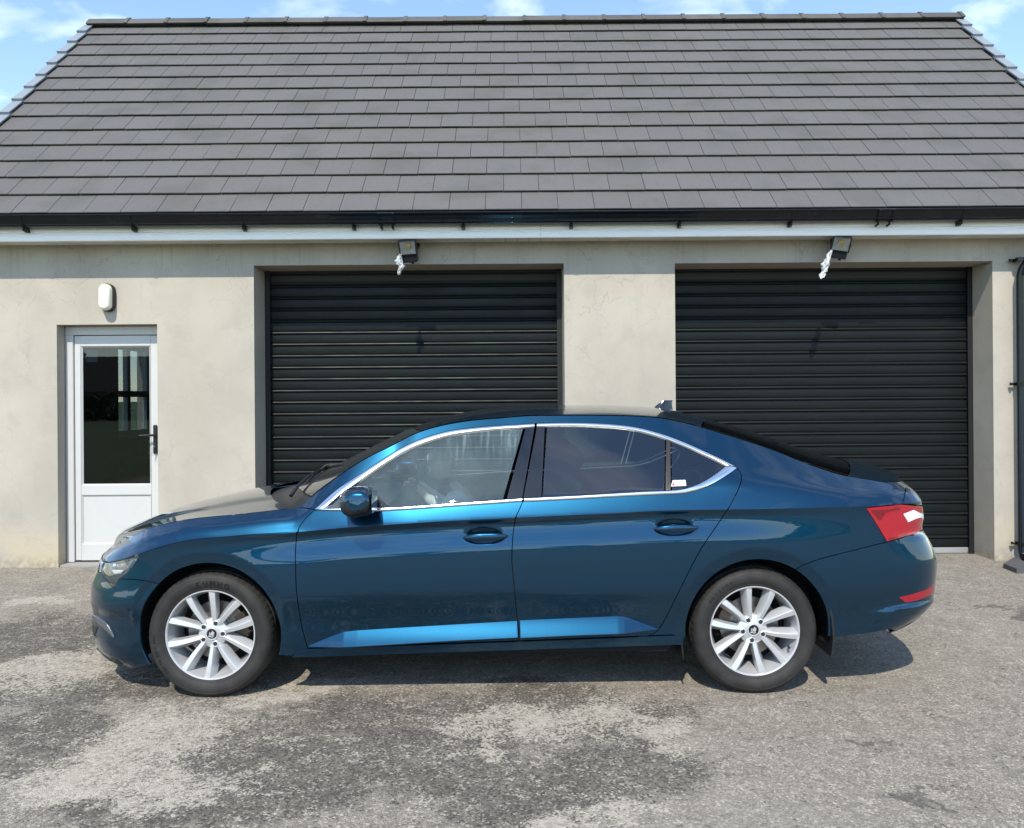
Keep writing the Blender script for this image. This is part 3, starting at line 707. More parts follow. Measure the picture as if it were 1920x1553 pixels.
def wrap(p0, pts, wid, label, seed):
    rnd = random.Random(seed); b = MB()
    for k in range(9):
        P = []
        for i, (x, z, w_) in enumerate(pts):
            P.append((x+rnd.uniform(-1, 1)*w_*1.15, rnd.uniform(-.018, .018)-.02, z+rnd.uniform(-.008, .008), w_*rnd.uniform(.35, .85)))
        V = []; F = []
        for i, (x, y, z, w_) in enumerate(P):
            a = rnd.uniform(-.9, .9)
            V += [(x-w_*math.cos(a), y-w_*math.sin(a), z), (x, y-.012, z+rnd.uniform(-.006, .006)), (x+w_*math.cos(a), y+w_*math.sin(a), z)]
            V += [(x+w_*math.cos(a), y+w_*math.sin(a)+.004, z), (x, y-.007, z), (x-w_*math.cos(a), y-w_*math.sin(a)+.004, z)]
        n = len(P)
        for i in range(n-1):
            for q in range(6):
                q2 = (q+1) % 6; F.append((i*6+q, i*6+q2, i*6+6+q2, i*6+6+q))
        b.add(V, F)
    o = mesh('plastic_wrap', b.V, b.F, M['film'], None, True); o.location = p0
    return tag(o, label, 'plastic wrap', 'white plastic scraps hanging from the floodlights')
q1 = pxy(752, 478, -.19); wrap(q1, [(.0, .0, .006), (-.012, -.03, .016), (-.020, -.06, .028), (-.012, -.085, .026), (-.002, -.11, .024), (-.010, -.14, .016), (-.018, -.165, .012), (-.022, -.185, .010)], .02, 'crumpled white plastic scrap hanging under the floodlight nearest the glazed door', 4)
q2 = pxy(1556, 471, -.19); wrap(q2, [(.0, .0, .006), (-.012, -.04, .016), (-.030, -.085, .022), (-.048, -.12, .030), (-.058, -.15, .020), (-.062, -.185, .018), (-.080, -.22, .020), (-.085, -.25, .012)], .02, 'crumpled white plastic scrap hanging under the sideways floodlight behind the car boot', 9)

# ------------------------------------------------------------------ behind the door glass
wb = empty('workbench', (-4.3, 2.9, .02), 'dark timber workbench behind the glazed door', 'workbench')
WBo = (-4.3, 2.9, .02)
b = MB(); b.box(-4.9, -3.75, 2.3, 3.6, .84, .89); b.build('worktop', M['timber'], wb, off=WBo)
for (x, y) in ((-4.85, 2.35), (-3.82, 2.35), (-4.85, 3.53), (-3.82, 3.53)):
    b = MB(); b.box(x, x+.07, y, y+.07, .02, .84); b.build('leg', M['timber'], wb, off=WBo)
b = MB(); b.box(-4.78, -3.75, 2.37, 2.40, .68, .78); b.build('apron', M['timber'], wb, off=WBo)
def box_thing(name, x, y, z, sx, sy, sz, m, label, cat):
    b = MB(); b.box(x-sx/2, x+sx/2, y-sy/2, y+sy/2, z, z+sz, bev=.008); b.box(x-sx*.35, x+sx*.35, y-sy*.3, y+sy*.3, z+sz, z+sz*1.12); return tag(b.build(name, m), label, cat)
box_thing('tool_case', -4.72, 2.62, .892, .16, .22, .20, M['plum'], 'plum coloured case on the workbench behind the glazed door', 'case')
box_thing('card_box', -4.40, 2.45, .892, .15, .14, .15, M['cardboard'], 'pale card box on the workbench behind the glazed door', 'box')
b = MB(); b.tube([(-4.45, 2.33, .91), (-4.2, 2.30, .91), (-3.95, 2.36, .905)], .014, 8); tag(b.build('spirit_level', M['yellow']), 'yellow rod lying on the workbench edge behind the glazed door', 'level')
# ------------------------------------------------------------------ car: one smooth side surface, cut into panels
YC = CY+5.21                                # centre plane of the car
CO = (-.12, YC, 0)
car = empty('parked_car', CO, 'dark metallic blue saloon car parked side-on before the garage shutters', 'car')

def pchip(X, Y):
    X = np.asarray(X, float); Y = np.asarray(Y, float); h = np.diff(X); d = np.diff(Y)/h
    m = np.zeros_like(Y); m[0] = d[0]; m[-1] = d[-1]
    for i in range(1, len(X)-1):
        if d[i-1]*d[i] > 0:
            w1, w2 = 2*h[i]+h[i-1], h[i]+2*h[i-1]; m[i] = (w1+w2)/(w1/d[i-1]+w2/d[i])
    def f(x):
        x = np.clip(np.asarray(x, float), X[0], X[-1]); i = np.clip(np.searchsorted(X, x)-1, 0, len(X)-2)
        t = (x-X[i])/h[i]
        return (2*t**3-3*t**2+1)*Y[i]+(t**3-2*t**2+t)*h[i]*m[i]+(-2*t**3+3*t**2)*Y[i+1]+(t**3-t**2)*h[i]*m[i+1]
    return f
def crom(X, Y):
    """smoother: natural-ish cubic (Catmull-Rom slopes)"""
    X = np.asarray(X, float); Y = np.asarray(Y, float); m = np.gradient(Y, X); h = np.diff(X)
    def f(x):
        x = np.clip(np.asarray(x, float), X[0], X[-1]); i = np.clip(np.searchsorted(X, x)-1, 0, len(X)-2)
        t = (x-X[i])/h[i]
        return (2*t**3-3*t**2+1)*Y[i]+(t**3-2*t**2+t)*h[i]*m[i]+(-2*t**3+3*t**2)*Y[i+1]+(t**3-t**2)*h[i]*m[i+1]
    return f
def rows_pchip(Z, W, z):
    """Z, W: (N,K) knots, ascending; z: (N,)"""
    h = np.diff(Z, axis=1); d = np.diff(W, axis=1)/h; m = np.zeros_like(W); m[:, 0] = d[:, 0]; m[:, -1] = d[:, -1]
    for i in range(1, Z.shape[1]-1):
        ok = d[:, i-1]*d[:, i] > 0; w1 = 2*h[:, i]+h[:, i-1]; w2 = h[:, i]+2*h[:, i-1]
        with np.errstate(divide='ignore', invalid='ignore'):
            v = (w1+w2)/(w1/d[:, i-1]+w2/d[:, i])
        m[:, i] = np.where(ok, v, 0)
    zc_ = np.clip(z, Z[:, 0], Z[:, -1]); N = len(z); r = np.arange(N)
    i = np.clip((zc_[:, None] >= Z).sum(1)-1, 0, Z.shape[1]-2); t = (zc_-Z[r, i])/h[r, i]
    v = (2*t**3-3*t**2+1)*W[r, i]+(t**3-2*t**2+t)*h[r, i]*m[r, i]+(-2*t**3+3*t**2)*W[r, i+1]+(t**3-t**2)*h[r, i]*m[r, i+1]
    return v+(z-zc_)*np.where(z > zc_, m[:, -1], m[:, 0])
def p2w(u, v, wd):
    """photo pixel on the near side at half width wd -> x, z"""
    u, v = unroll(u, v); d = 5.21-wd; return (u-960)*d/FPX, CZ-(v-HOR)*d/FPX
def tab(rows):
    L = sorted((p2w(u, v, wd)+(wd,)) for u, v, wd in rows); return [list(q) for q in zip(*L)]

# plan curves of nose and tail
nose = [(-1.75, .922), (-1.9, .902), (-2.05, .862), (-2.19, .79), (-2.30, .68), (-2.375, .54), (-2.43, .37), (-2.46, .19), (-2.47, 0)]
tail = [(1.75, .908), (1.9, .893), (2.05, .868), (2.17, .828), (2.26, .76), (2.315, .66), (2.345, .5), (2.357, .25), (2.36, 0)]
def arc(pts):
    P = np.array(pts); n = 400; k = np.arange(len(P)); f0, f1 = crom(k, P[:, 0]), crom(k, P[:, 1]); s = np.linspace(0, len(P)-1, n)
    x, w_ = f0(s), f1(s); L = np.concatenate([[0], np.cumsum(np.hypot(np.diff(x), np.diff(w_)))]); return L, x, w_
nL, nX, nW = arc(nose); tL, tX, tW = arc(tail)
TMIN, TMAX = -1.75-nL[-1], 1.75+tL[-1]
Wmid = crom([-1.75, -1.3, -.8, 0, .8, 1.3, 1.75], [.922, .919, .918, .918, .918, .917, .908])
def X0(t): return np.where(t < -1.75, np.interp(-1.75-t, nL, nX), np.where(t > 1.75, np.interp(t-1.75, tL, tX), t))
def Y0(t): return np.where(t < -1.75, np.interp(-1.75-t, nL, nW), np.where(t > 1.75, np.interp(t-1.75, tL, tW), Wmid(np.clip(t, -1.75, 1.75))))
def x2t(x):
    x = np.asarray(x, float)
    return np.where(x < -1.75, -1.75-np.interp(-x, -nX, nL), np.where(x > 1.75, 1.75+np.interp(x, tX, tL), x))

# crease (shut line of the bonnet, then the shoulder line)
q = tab([(257.5, 1038, .80), (286, 1027, .85), (331.6, 1016.5, .885), (377, 1009.5, .905), (422, 1006.5, .912), (470, 1002.5, .915), (515, 1000, .918), (555.6, 997.7, .918), (656, 988.7, .918),
         (760, 982, .918), (864.6, 975.7, .918), (966, 971, .918), (1054, 967, .918), (1158, 962, .918), (1236, 958, .918), (1314.6, 956, .918), (1364, 955.4, .918), (1450, 954, .914), (1549, 951.5, .91), (1618, 949.5, .90)])
tc_ = list(x2t(np.array(q[0])+np.where(np.array(q[0]) < -1.9, -.03, 0))); zc_ = list(q[1])
tc_ = [TMIN, -2.32]+tc_+[2.3, TMAX]; zc_ = [.678, .688]+zc_+[zc_[-1]+.01, zc_[-1]+.01]
zcF = pchip(tc_, zc_)
# upper edge of the side surface: bonnet edge, pillar, roof rail, screen, boot edge
eL = [(222, 1004, .70), (280, 988, .76), (359, 972.5, .785), (453, 963.5, .80), (520, 956, .805), (558, 951.5, .80), (595, 922, .785), (630, 896, .77), (682, 862, .74), (734, 836, .71), (782.5, 811.6, .672), (838.5, 796, .645), (890.6, 788, .628),
      (942.7, 783.8, .616), (1000, 779.6, .61), (1062, 779, .606), (1158, 779.5, .604), (1231, 783, .603), (1275.5, 791, .604), (1314.6, 801, .61), (1366.7, 816.8, .625), (1408, 829.8, .64), (1450, 844, .652), (1511.5, 868.9, .672), (1567.5, 887.5, .688), (1586, 891.5, .69), (1642, 898.8, .70), (1690, 904, .69)]
q = tab(eL); ex, ez, ew = [np.array(a) for a in q]
et = x2t(ex+np.where(ex < -1.9, -.02, 0))
et = np.concatenate([[TMIN, -2.5], et, [2.35, TMAX]]); ez = np.concatenate([[.70, .735], ez, [ez[-1]-.004, ez[-1]-.006]])
er = np.concatenate([[.88, .87], ew*np.where((et[2:-2] > -.6) & (et[2:-2] < 1.15), .975, 1)/Y0(et[2:-2]), [.80, .86]])
zEF = pchip(et, ez); rEF = pchip(et, er)
fbF = pchip([TMIN, -1.6, -1.14, -.7, 0, .9, 1.15, 1.4, 1.8, 2.0, TMAX], [.6, .6, .60, .25, .20, .235, .30, .34, .45, .5, .5])
gbF = pchip([TMIN, -1.6, -1.14, -.7, 0, .9, 1.15, 1.4, 1.8, 2.0, TMAX], [.38, .38, .36, .21, .140, .145, .17, .22, .30, .33, .35])
kdF = pchip([TMIN, -1.85, -1.4, -1.0, .7, 1.15, 1.5, 1.75, TMAX], [0, .0, .35, 1, 1, .7, .2, 0, 0])
ofF = pchip([.05, .10, .14, .19, .27, .35, .45, .52, .60, .66, .70, .80], [.22, .17, .10, .02, .0, .005, .0, 0, .025, .05, .075, .14])
orF = pchip([.24, .285, .325, .40, .44, .53, .67, .69, .776, .841, .895, .95, 1.03, 1.10], [-.36, -.26, -.15, -.05, -.02, -.008, .002, -.004, -.043, -.08, -.072, -.075, -.097, -.135])
bfF = pchip([-2.45, -2.2, -1.95, -1.75], [1, .75, .25, 0]); brF = pchip([1.75, 1.95, 2.2, 2.4], [0, .25, .8, 1])
FWX, RWX, WZ = p2w(393, 1192, .88)[0], p2w(1416, 1182, .88)[0], .327
AR = .372                                   # wheel arch radius
ARC = {0: (FWX+.004, WZ+.012), 1: (RWX+.004, WZ+.012)}
HND = [p2w(910, 1006, .92), p2w(1268.5, 990, .92)]
def wid(t, z):
    zc, zE, Y = zcF(t), zEF(t), Y0(t); k = Y/.918; kd = kdF(t)
    zE = np.maximum(zE, zc+.004); wE = rEF(t)*Y
    zb = zc+fbF(t)*(zE-zc); wb = Y-gbF(t)*(Y-wE); zm = .52*zb+.48*zE; wm_ = .52*wb+.48*wE+.003*np.clip((zE-zb)/.4, 0, 1)
    up = rows_pchip(np.stack([zc, zb, zm, zE], 1), np.stack([Y, wb, wm_, wE], 1), z)
    sharp = np.where(z <= zb, Y+(wb-Y)*np.clip((z-zc)/(zb-zc), 0, 1)**1.06, rows_pchip(np.stack([zb, zm, zE], 1), np.stack([wb, wm_, wE], 1), np.maximum(z, zb)))
    gq = np.clip((t+1.14)/.25, 0, 1)*np.clip((1.15-t)/.25, 0, 1); gq = gq*gq*(3-2*gq); up = up*(1-gq)+sharp*gq
    e = np.minimum(zc-.885, 0.03)
    lower = lambda zz: rows_pchip(np.stack([0*z+.05, 0*z+.2, 0*z+.30, 0*z+.40, 0*z+.56+e*.5, zc-.17, zc-.036, zc], 1),
                    np.stack([Y-.075*k, Y-.036*k, Y-.022*k, Y-.014*k, Y+.013*k, Y+.008*k-.004*(1-kd), Y-.017*kd*k-.001, Y], 1), zz)
    w_ = np.where(z >= zc, up, lower(z))
    x = X0(t)
    for cx_, cz_ in ARC.values():
        r = np.hypot(x-cx_, z-cz_); s = np.clip((.446-r)/.030, 0, 1); s = s*s*(3-2*s)
        dx = np.clip(np.abs(x-cx_), 0, .431); ze = cz_+np.sqrt(.431**2-dx**2)
        tgt = lower(np.minimum(ze, zc-.03))-.13*np.maximum(ze-z, 0)
        msk = s*np.clip((z-cz_-.02)/.14, 0, 1)*np.where(np.abs(x-cx_) < .6, 1, 0)*np.where(z < zc, 1, 0)
        w_ = w_*(1-msk)+np.maximum(tgt, w_-.012)*msk
    rbm = np.clip((x-1.78)/.25, 0, 1)*np.clip((.475-.02*np.clip((2.2-x)/.4, 0, 1)-z)/.035, 0, 1); w_ = w_+.016*rbm*rbm*(3-2*rbm)*np.clip((z-.28)/.12, 0, 1)
    for hx_, hz_ in HND:
        g = ((x-hx_+.01)/.084)**2+((z-hz_-.001)/.033)**2; w_ = w_-.020*np.exp(-g**2)
    return w_
def surf(t, z, off=0.0):
    t = np.asarray(t, float); z = np.asarray(z, float)
    def raw(t, z):
        w_ = wid(t, z); x = X0(t)+bfF(t)*ofF(z)+brF(t)*orF(z)
        return np.stack([x, YC-w_, z], 1)
    P = raw(t, z); e = 1e-3
    dt = raw(np.minimum(t+e, TMAX), z)-raw(np.maximum(t-e, TMIN), z)
    zc = zcF(t); above = z >= zc
    # one-sided derivative across the crease keeps it crisp
    zu = np.where(above, np.maximum(z-e, zc), z-e); zo = np.where(above, z+e, np.minimum(z+e, zc-1e-6)); zu = np.where(zo-zu < 5e-4, zo-e, zu)
    dz = raw(t, zo)-raw(t, zu)
    n = np.cross(dt, dz); n /= np.linalg.norm(n, axis=1)[:, None]+1e-12
    return P+n*np.asarray(off).reshape(-1, 1), n
def proj(P):
    d = P[:, 1]-CY; return 960+P[:, 0]*FPX/d, HOR-(P[:, 2]-CZ)*FPX/d
def tz(px, off=0.0):
    """photo pixels on the near side of the car -> surface parameters (Newton)"""
    px = np.array(px, float); uu, vv = unroll(px[:, 0], px[:, 1])
    x = (uu-960)*4.35/FPX; z = CZ-(vv-HOR)*4.35/FPX; t = x2t(x)
    for _ in range(14):
        P, _n = surf(t, z); a, b = proj(P); Pt, _n = surf(t+1e-3, z); at, bt = proj(Pt); Pz, _n = surf(t, z+1e-3); az, bz = proj(Pz)
        J00, J10, J01, J11 = (at-a)/1e-3, (bt-b)/1e-3, (az-a)/1e-3, (bz-b)/1e-3; det = J00*J11-J01*J10
        det = np.where(np.abs(det) < 2e4, np.sign(det+1e-9)*2e4, det); ru, rv = uu-a, vv-b
        t = np.clip(t+np.clip((J11*ru-J01*rv)/det, -.08, .08), TMIN, TMAX); z = z+np.clip((-J10*ru+J00*rv)/det, -.08, .08)
    return np.stack([t, z], 1)
def dense(px, step=7.0, smooth=True):
    P = np.array(px, float); n = len(P); out = []
    for i in range(n-1):
        p0, p1, p2, p3 = P[max(i-1, 0)], P[i], P[i+1], P[min(i+2, n-1)]; L = np.linalg.norm(p2-p1); k = max(1, int(L/step))
        for j in range(k):
            s = j/k
            if smooth:
                a = .5*((2*p1)+(-p0+p2)*s+(2*p0-5*p1+4*p2-p3)*s*s+(-p0+3*p1-3*p2+p3)*s**3)
            else: a = p1+(p2-p1)*s
            out.append(a)
    out.append(P[-1]); return np.array(out)
def L2(px, step=7.0, smooth=True): return tz(dense(px, step, smooth))
def arcpts(k, a0, a1, r=AR, n=40):
    cx_, cz_ = ARC[k]; a = np.radians(np.linspace(a0, a1, n)); x = cx_+r*np.cos(a); z = cz_+r*np.sin(a)
    return np.stack([x2t(x), z], 1)
def edgeE(t0, t1, n=60):
    t = np.linspace(t0, t1, n); return np.stack([t, zEF(t)], 1)
def creaseC(t0, t1, n=60):
    t = np.linspace(t0, t1, n); return np.stack([t, zcF(t)], 1)
def clean(poly, mn=.0025):
    out = [poly[0]]
    for p in poly[1:]:
        if np.hypot(*(p-out[-1])) > mn: out.append(p)
    if np.hypot(*(out[0]-out[-1])) < mn: out.pop()
    return np.array(out)
def inset(poly, g):
    n = len(poly); a = poly-np.roll(poly, 1, 0); b = np.roll(poly, -1, 0)-poly
    area = .5*np.sum(poly[:, 0]*np.roll(poly[:, 1], -1)-np.roll(poly[:, 0], -1)*poly[:, 1]); s = 1 if area > 0 else -1
    na = np.stack([-a[:, 1], a[:, 0]], 1)*s; nb = np.stack([-b[:, 1], b[:, 0]], 1)*s
    na /= np.linalg.norm(na, axis=1)[:, None]+1e-12; nb /= np.linalg.norm(nb, axis=1)[:, None]+1e-12
    m = na+nb; l = np.linalg.norm(m, axis=1)[:, None]; m = m/np.maximum(l, .5); 
    return poly+m*g*np.minimum(2/np.maximum(l, .9), 1.6).reshape(-1, 1)*.95
def inside(pts, poly):
    x, y = pts[:, 0], pts[:, 1]; r = np.zeros(len(pts), bool); n = len(poly); j = n-1
    for i in range(n):
        xi, yi = poly[i]; xj, yj = poly[j]
        c = ((yi > y) != (yj > y)) & (x < (xj-xi)*(y-yi)/(yj-yi+1e-15)+xi); r ^= c; j = i
    return r
def tri(poly, sp, crease=True):
    lo, hi = poly.min(0), poly.max(0)
    gx, gz = np.meshgrid(np.arange(lo[0], hi[0], sp), np.arange(lo[1], hi[1], sp*.8)); gx[1::2] += sp/2
    G = np.stack([gx.ravel(), gz.ravel()], 1); G += np.random.uniform(-.08, .08, G.shape)*sp
    if crease:
        t = np.arange(lo[0], hi[0], sp*.6); zc = zcF(t)
        near = np.abs(G[:, 1]-zcF(G[:, 0])) > sp*.35; G = G[near]
        G = np.concatenate([G, np.stack([t, zc+1e-4], 1), np.stack([t, zc-1e-4*4], 1), np.stack([t, zc-.012], 1), np.stack([t, zc-.03], 1)])
    G = G[inside(G, poly)]
    d = np.full(len(G), 9.0); n = len(poly)
    for i in range(n):
        a, b = poly[i], poly[(i+1) % n]; ab = b-a; L = ab @ ab+1e-12; s = np.clip(((G-a) @ ab)/L, 0, 1); d = np.minimum(d, np.hypot(*(G-a-s[:, None]*ab).T))
    G = G[d > .0028]
    V = [Vector(p) for p in poly]+[Vector(p) for p in G]
    r = delaunay_2d_cdt(V, [], [list(range(n))], 1, 1e-6)
    nv, fs, orig = r[0], r[2], r[3]
    return np.array([tuple(v) for v in nv]), [tuple(f) for f in fs], r[3]
def mirror(V, N, F):
    V2 = V.copy(); V2[:, 1] = 2*YC-V2[:, 1]; N2 = N.copy(); N2[:, 1] *= -1
    return V2, N2, [tuple(reversed(f)) for f in F]
def patch(poly, sp=.016, off=0.0, gap=.0025, depth=.014, crease=True):
    """panel cut from the side surface with turned-in edges -> V, N, F"""
    poly = clean(np.array(poly)); 
    if gap: poly = inset(poly, gap)
    uv, F, _ = tri(poly, sp, crease)
    o = off(uv) if callable(off) else off
    V, N = surf(uv[:, 0], uv[:, 1], o)
    if callable(off):
        e_ = 1e-3; du = np.array([e_, 0]); dv = np.array([0, e_])
        Pt = surf(uv[:, 0]+e_, uv[:, 1], off(uv+du))[0]-surf(uv[:, 0]-e_, uv[:, 1], off(uv-du))[0]; Pz = surf(uv[:, 0], uv[:, 1]+e_, off(uv+dv))[0]-surf(uv[:, 0], uv[:, 1]-e_, off(uv-dv))[0]
        Nn = np.cross(Pt, Pz); Nn /= np.linalg.norm(Nn, axis=1)[:, None]+1e-12; N = np.where((np.sum(Nn*N, 1) > 0)[:, None], Nn, -Nn)
    fa = []
    for f in F:
        a, b, c = V[f[0]], V[f[1]], V[f[2]]; g = np.cross(b-a, c-a)
        fa.append(f if g @ N[f[0]] > 0 else tuple(reversed(f)))
    F = fa
    if depth:
        cnt = {}
        for f in F:
            for i in range(len(f)):
                a, b = f[i], f[(i+1) % len(f)]; cnt[(a, b)] = 1
        bd = [(a, b) for (a, b) in cnt if (b, a) not in cnt]
        nv = []; nn = []; base = len(V); k = 0; FF = []
        for a, b in bd:
            pa, pb = V[a], V[b]; na = (N[a]+N[b]); na /= np.linalg.norm(na); e = pb-pa; side = np.cross(e, na); side /= np.linalg.norm(side)+1e-12
            nv += [pa, pb, pb-N[b]*depth, pa-N[a]*depth]; s1 = side*.8+na*.6; s1 /= np.linalg.norm(s1); nn += [s1, s1, side, side]
            FF.append((base+k+1, base+k, base+k+3, base+k+2)); k += 4
        if nv:
            V = np.concatenate([V, np.array(nv)]); N = np.concatenate([N, np.array(nn)]); F = F+FF
    return V, N, F
def emit(name, parts, mat, parent, far=True, both=False, smooth=True):
    """parts: list of (V,N,F); near side object, and the same part on the far side"""
    V = np.concatenate([p[0] for p in parts]); N = np.concatenate([p[1] for p in parts]); F = []; b = 0
    for p in parts: F += [tuple(i+b for i in f) for f in p[2]]; b += len(p[0])
    if both:
        V2, N2, F2 = mirror(V, N, F); F = F+[tuple(i+len(V) for i in f) for f in F2]; V = np.concatenate([V, V2]); N = np.concatenate([N, N2])
    pn, pf = parent if isinstance(parent, tuple) else (parent, parent)
    o = mesh(name, V, F, mat, pn, True, CO, None, N if smooth else None)
    if far and not both:
        V2, N2, F2 = mirror(V, N, F); return o, mesh(name, V2, F2, mat, pf, True, CO, None, N2)
    return (o, o)

# ---- lines traced on the near side
OUT_TOP = [(589.8, 955.5), (630, 919.7), (669, 893.6), (708, 867.6), (747, 843.4), (786.5, 824.6), (838.5, 809), (890.6, 802), (942.7, 797.8), (980.5, 795.7), (1004.7, 794.2), (1054, 792.9), (1106, 793.6), (1158, 796.8), (1197.4, 802.5), (1236.5, 813), (1275.5, 827), (1314.6, 844), (1353.6, 862), (1381, 876)]
IN_TOP = [(612, 953.8), (640, 929.5), (666, 911), (708, 880.6), (747, 855.4), (786.5, 835.8), (838.5, 819), (890.6, 810.8), (942.7, 805.6), (980.5, 803.3), (1004.7, 801.2), (1054, 800), (1106, 800.7), (1158, 804), (1197.4, 809.8), (1236.5, 820.7), (1257, 827.5), (1288.5, 840), (1314.6, 852), (1340.6, 863.7), (1359, 873.6)]
IN_BOT = [(612, 954.2), (700.5, 952.2), (760, 949.6), (838.5, 944.4), (942.7, 936.6), (979, 934), (1015, 932.2), (1080, 929), (1158, 924.4), (1210, 921.5), (1257, 919.5), (1288.5, 914.6), (1314.6, 904.5), (1340.6, 888.4), (1359, 874.6)]
OUT_BOT = [(589.8, 957), (700.5, 958.5), (760, 956), (838.5, 950.6), (942.7, 943.3), (980, 940.6), (1004.7, 940), (1080, 936), (1158, 931.4), (1236.5, 927.3), (1275.5, 925.4), (1293.8, 922.4), (1314.6, 916.4), (1340.6, 904), (1366.7, 888), (1381, 877.4)]
DF = [(589.8, 956), (573, 971.8), (561, 988), (557.2, 998), (555, 1016), (553.6, 1040), (554, 1062), (555.6, 1107), (561.6, 1152.7), (568, 1185), (577, 1216)]
BL = [(980, 940.6), (976, 950), (970.5, 962), (965.6, 975), (961.5, 1005), (959.6, 1040), (960.4, 1062), (965.6, 1118), (970.5, 1166), (973.5, 1201.5)]
RD = [(1381, 877), (1387.5, 885), (1390, 893), (1389.2, 903), (1382, 922.3), (1364, 956), (1340.6, 990), (1308, 1040), (1272.4, 1110.4), (1248.6, 1158), (1234.8, 1180.5), (1226, 1188), (1212, 1191.8), (1193, 1193)]
DB_F = [(577, 1216), (700, 1211), (973.5, 1201.5)]
DB_R = [(973.5, 1201.5), (1100, 1196.5), (1193, 1193)]
def seg(line, u0, u1):
    d = dense(line, 2.0); return d[(d[:, 0] >= u0) & (d[:, 0] <= u1)]
TB0, TB1 = (1004.7, 797.5), (979.8, 937.5)     # the line between the two doors, top and bottom of the windows

# ---- body side frame: pillars, roof rail and rear quarter in one pressing
tA = float(x2t(p2w(558, 951.5, .80)[0]))
tBoot = float(x2t(p2w(1697, 905, .70)[0]))
rd = L2(RD, 6)
boot_side = L2([(1699, 912), (1696, 928), (1692.6, 945)], 6)
lampL = L2([(1623.5, 952.5), (1640, 978), (1662.8, 1016.6)], 7)
lampT = L2([(1692.6, 945), (1660, 948.5), (1623.5, 952.5)], 7)
seamR = L2([(1662.8, 1016.6), (1605, 1031), (1534, 1049.5), (1496, 1064.5)], 7)
pe = seamR[-1]; cx1, cz1 = ARC[1]; aE = math.degrees(math.atan2(pe[1]-cz1, pe[0]-cx1))
qlow = tz([(1284, 1189.5)])[0]
frame = np.concatenate([L2(OUT_TOP, 7), rd[1:], tz([(1230, 1191.5), (1260, 1190.5)]), arcpts(1, 186, aE)[0:], seamR[::-1], lampL[::-1], lampT[::-1], boot_side[::-1], edgeE(tBoot, tA, 90), tz([(573, 953)])])
emit('side_frame', [patch(frame, .017)], M['paint'], car)
# ---- front wing
head_r = L2([(257.5, 1038), (260.5, 1044), (237.8, 1074), (221, 1086)], 6)
seamF = L2([(221, 1086), (246, 1086.6), (271, 1089), (297, 1095)], 6)
pf = seamF[-1]; cx0, cz0 = ARC[0]; aF = math.degrees(math.atan2(pf[1]-cz0, pf[0]-cx0))
df = L2(DF, 6)
tD = float(tz([(555.6, 997.7)])[0][0]); tH = float(head_r[0][0])
kD = int(np.argmin(np.abs(df[:, 1]-zcF(df[:, 0]))))
wing = np.concatenate([creaseC(tH, tD, 60), df[kD+1:], tz([(576, 1219), (546, 1230.5)]), arcpts(0, -18, aF, n=50), seamF[::-1][1:], head_r[::-1][1:]])
emit('front_wing', [patch(wing, .016)], M['paint'], car)

# ---- doors
def door_obj(name, bottom, front, back, top, hk, mould):
    poly = np.concatenate([top, back, bottom[::-1], front[::-1]])
    o = emit(name, [patch(poly, .0155)], M['paint'], car); return o
topF = tz(seg(OUT_BOT, 590, 980)); topR = tz(seg(OUT_BOT, 980, 1381))
bl = L2(BL, 6)
fdoor = door_obj('front_door', L2(DB_F, 8), df, bl, topF, 0, None)
rdoor = door_obj('rear_door', L2(DB_R, 8), bl, rd, topR, 1, None)
# window trim: a rounded chrome strip between the outer and inner line
def strip(outer, inner, n, lift=.004, m=6):
    a, b = dense(outer, 2.0), dense(inner, 2.0)
    def res(P):
        L = np.concatenate([[0], np.cumsum(np.hypot(*np.diff(P, axis=0).T))]); s = np.linspace(0, L[-1], n); return np.stack([np.interp(s, L, P[:, 0]), np.interp(s, L, P[:, 1])], 1)
    A, B = tz(res(a)), tz(res(b)); V = []; 
    for j in range(m+1):
        f = j/m; q_ = A*(1-f)+B*f; P, N = surf(q_[:, 0], q_[:, 1], lift*(1-(2*f-1)**2)**.6+.0015 if 0 < j < m else (.0 if j == 0 else -.006)); V.append(P)
    V = np.array(V); F = []
    for j in range(m):
        for i in range(n-1): F.append((j*n+i, j*n+i+1, (j+1)*n+i+1, (j+1)*n+i))
    V = V.reshape(-1, 3); nn = np.zeros_like(V)
    for f in F:
        g = np.cross(V[f[1]]-V[f[0]], V[f[3]]-V[f[0]])
        for i in f: nn[i] += g
    nn /= np.linalg.norm(nn, axis=1)[:, None]+1e-12
    if nn[:, 1].sum() > 0: nn = -nn; F = [tuple(reversed(f)) for f in F]
    return V, nn, F
emit('window_trim', [strip(seg(OUT_TOP, 589, 1003.8), seg(IN_TOP, 611, 1003.8), 90), strip(seg(OUT_BOT, 589, 979.2), seg(IN_BOT, 611, 979), 70)], M['chrome'], fdoor)
emit('window_trim', [strip(seg(OUT_TOP, 1006, 1381), seg(IN_TOP, 1006, 1359), 90), strip(seg(OUT_BOT, 981, 1381), seg(IN_BOT, 981, 1359), 90)], M['chrome'], rdoor)
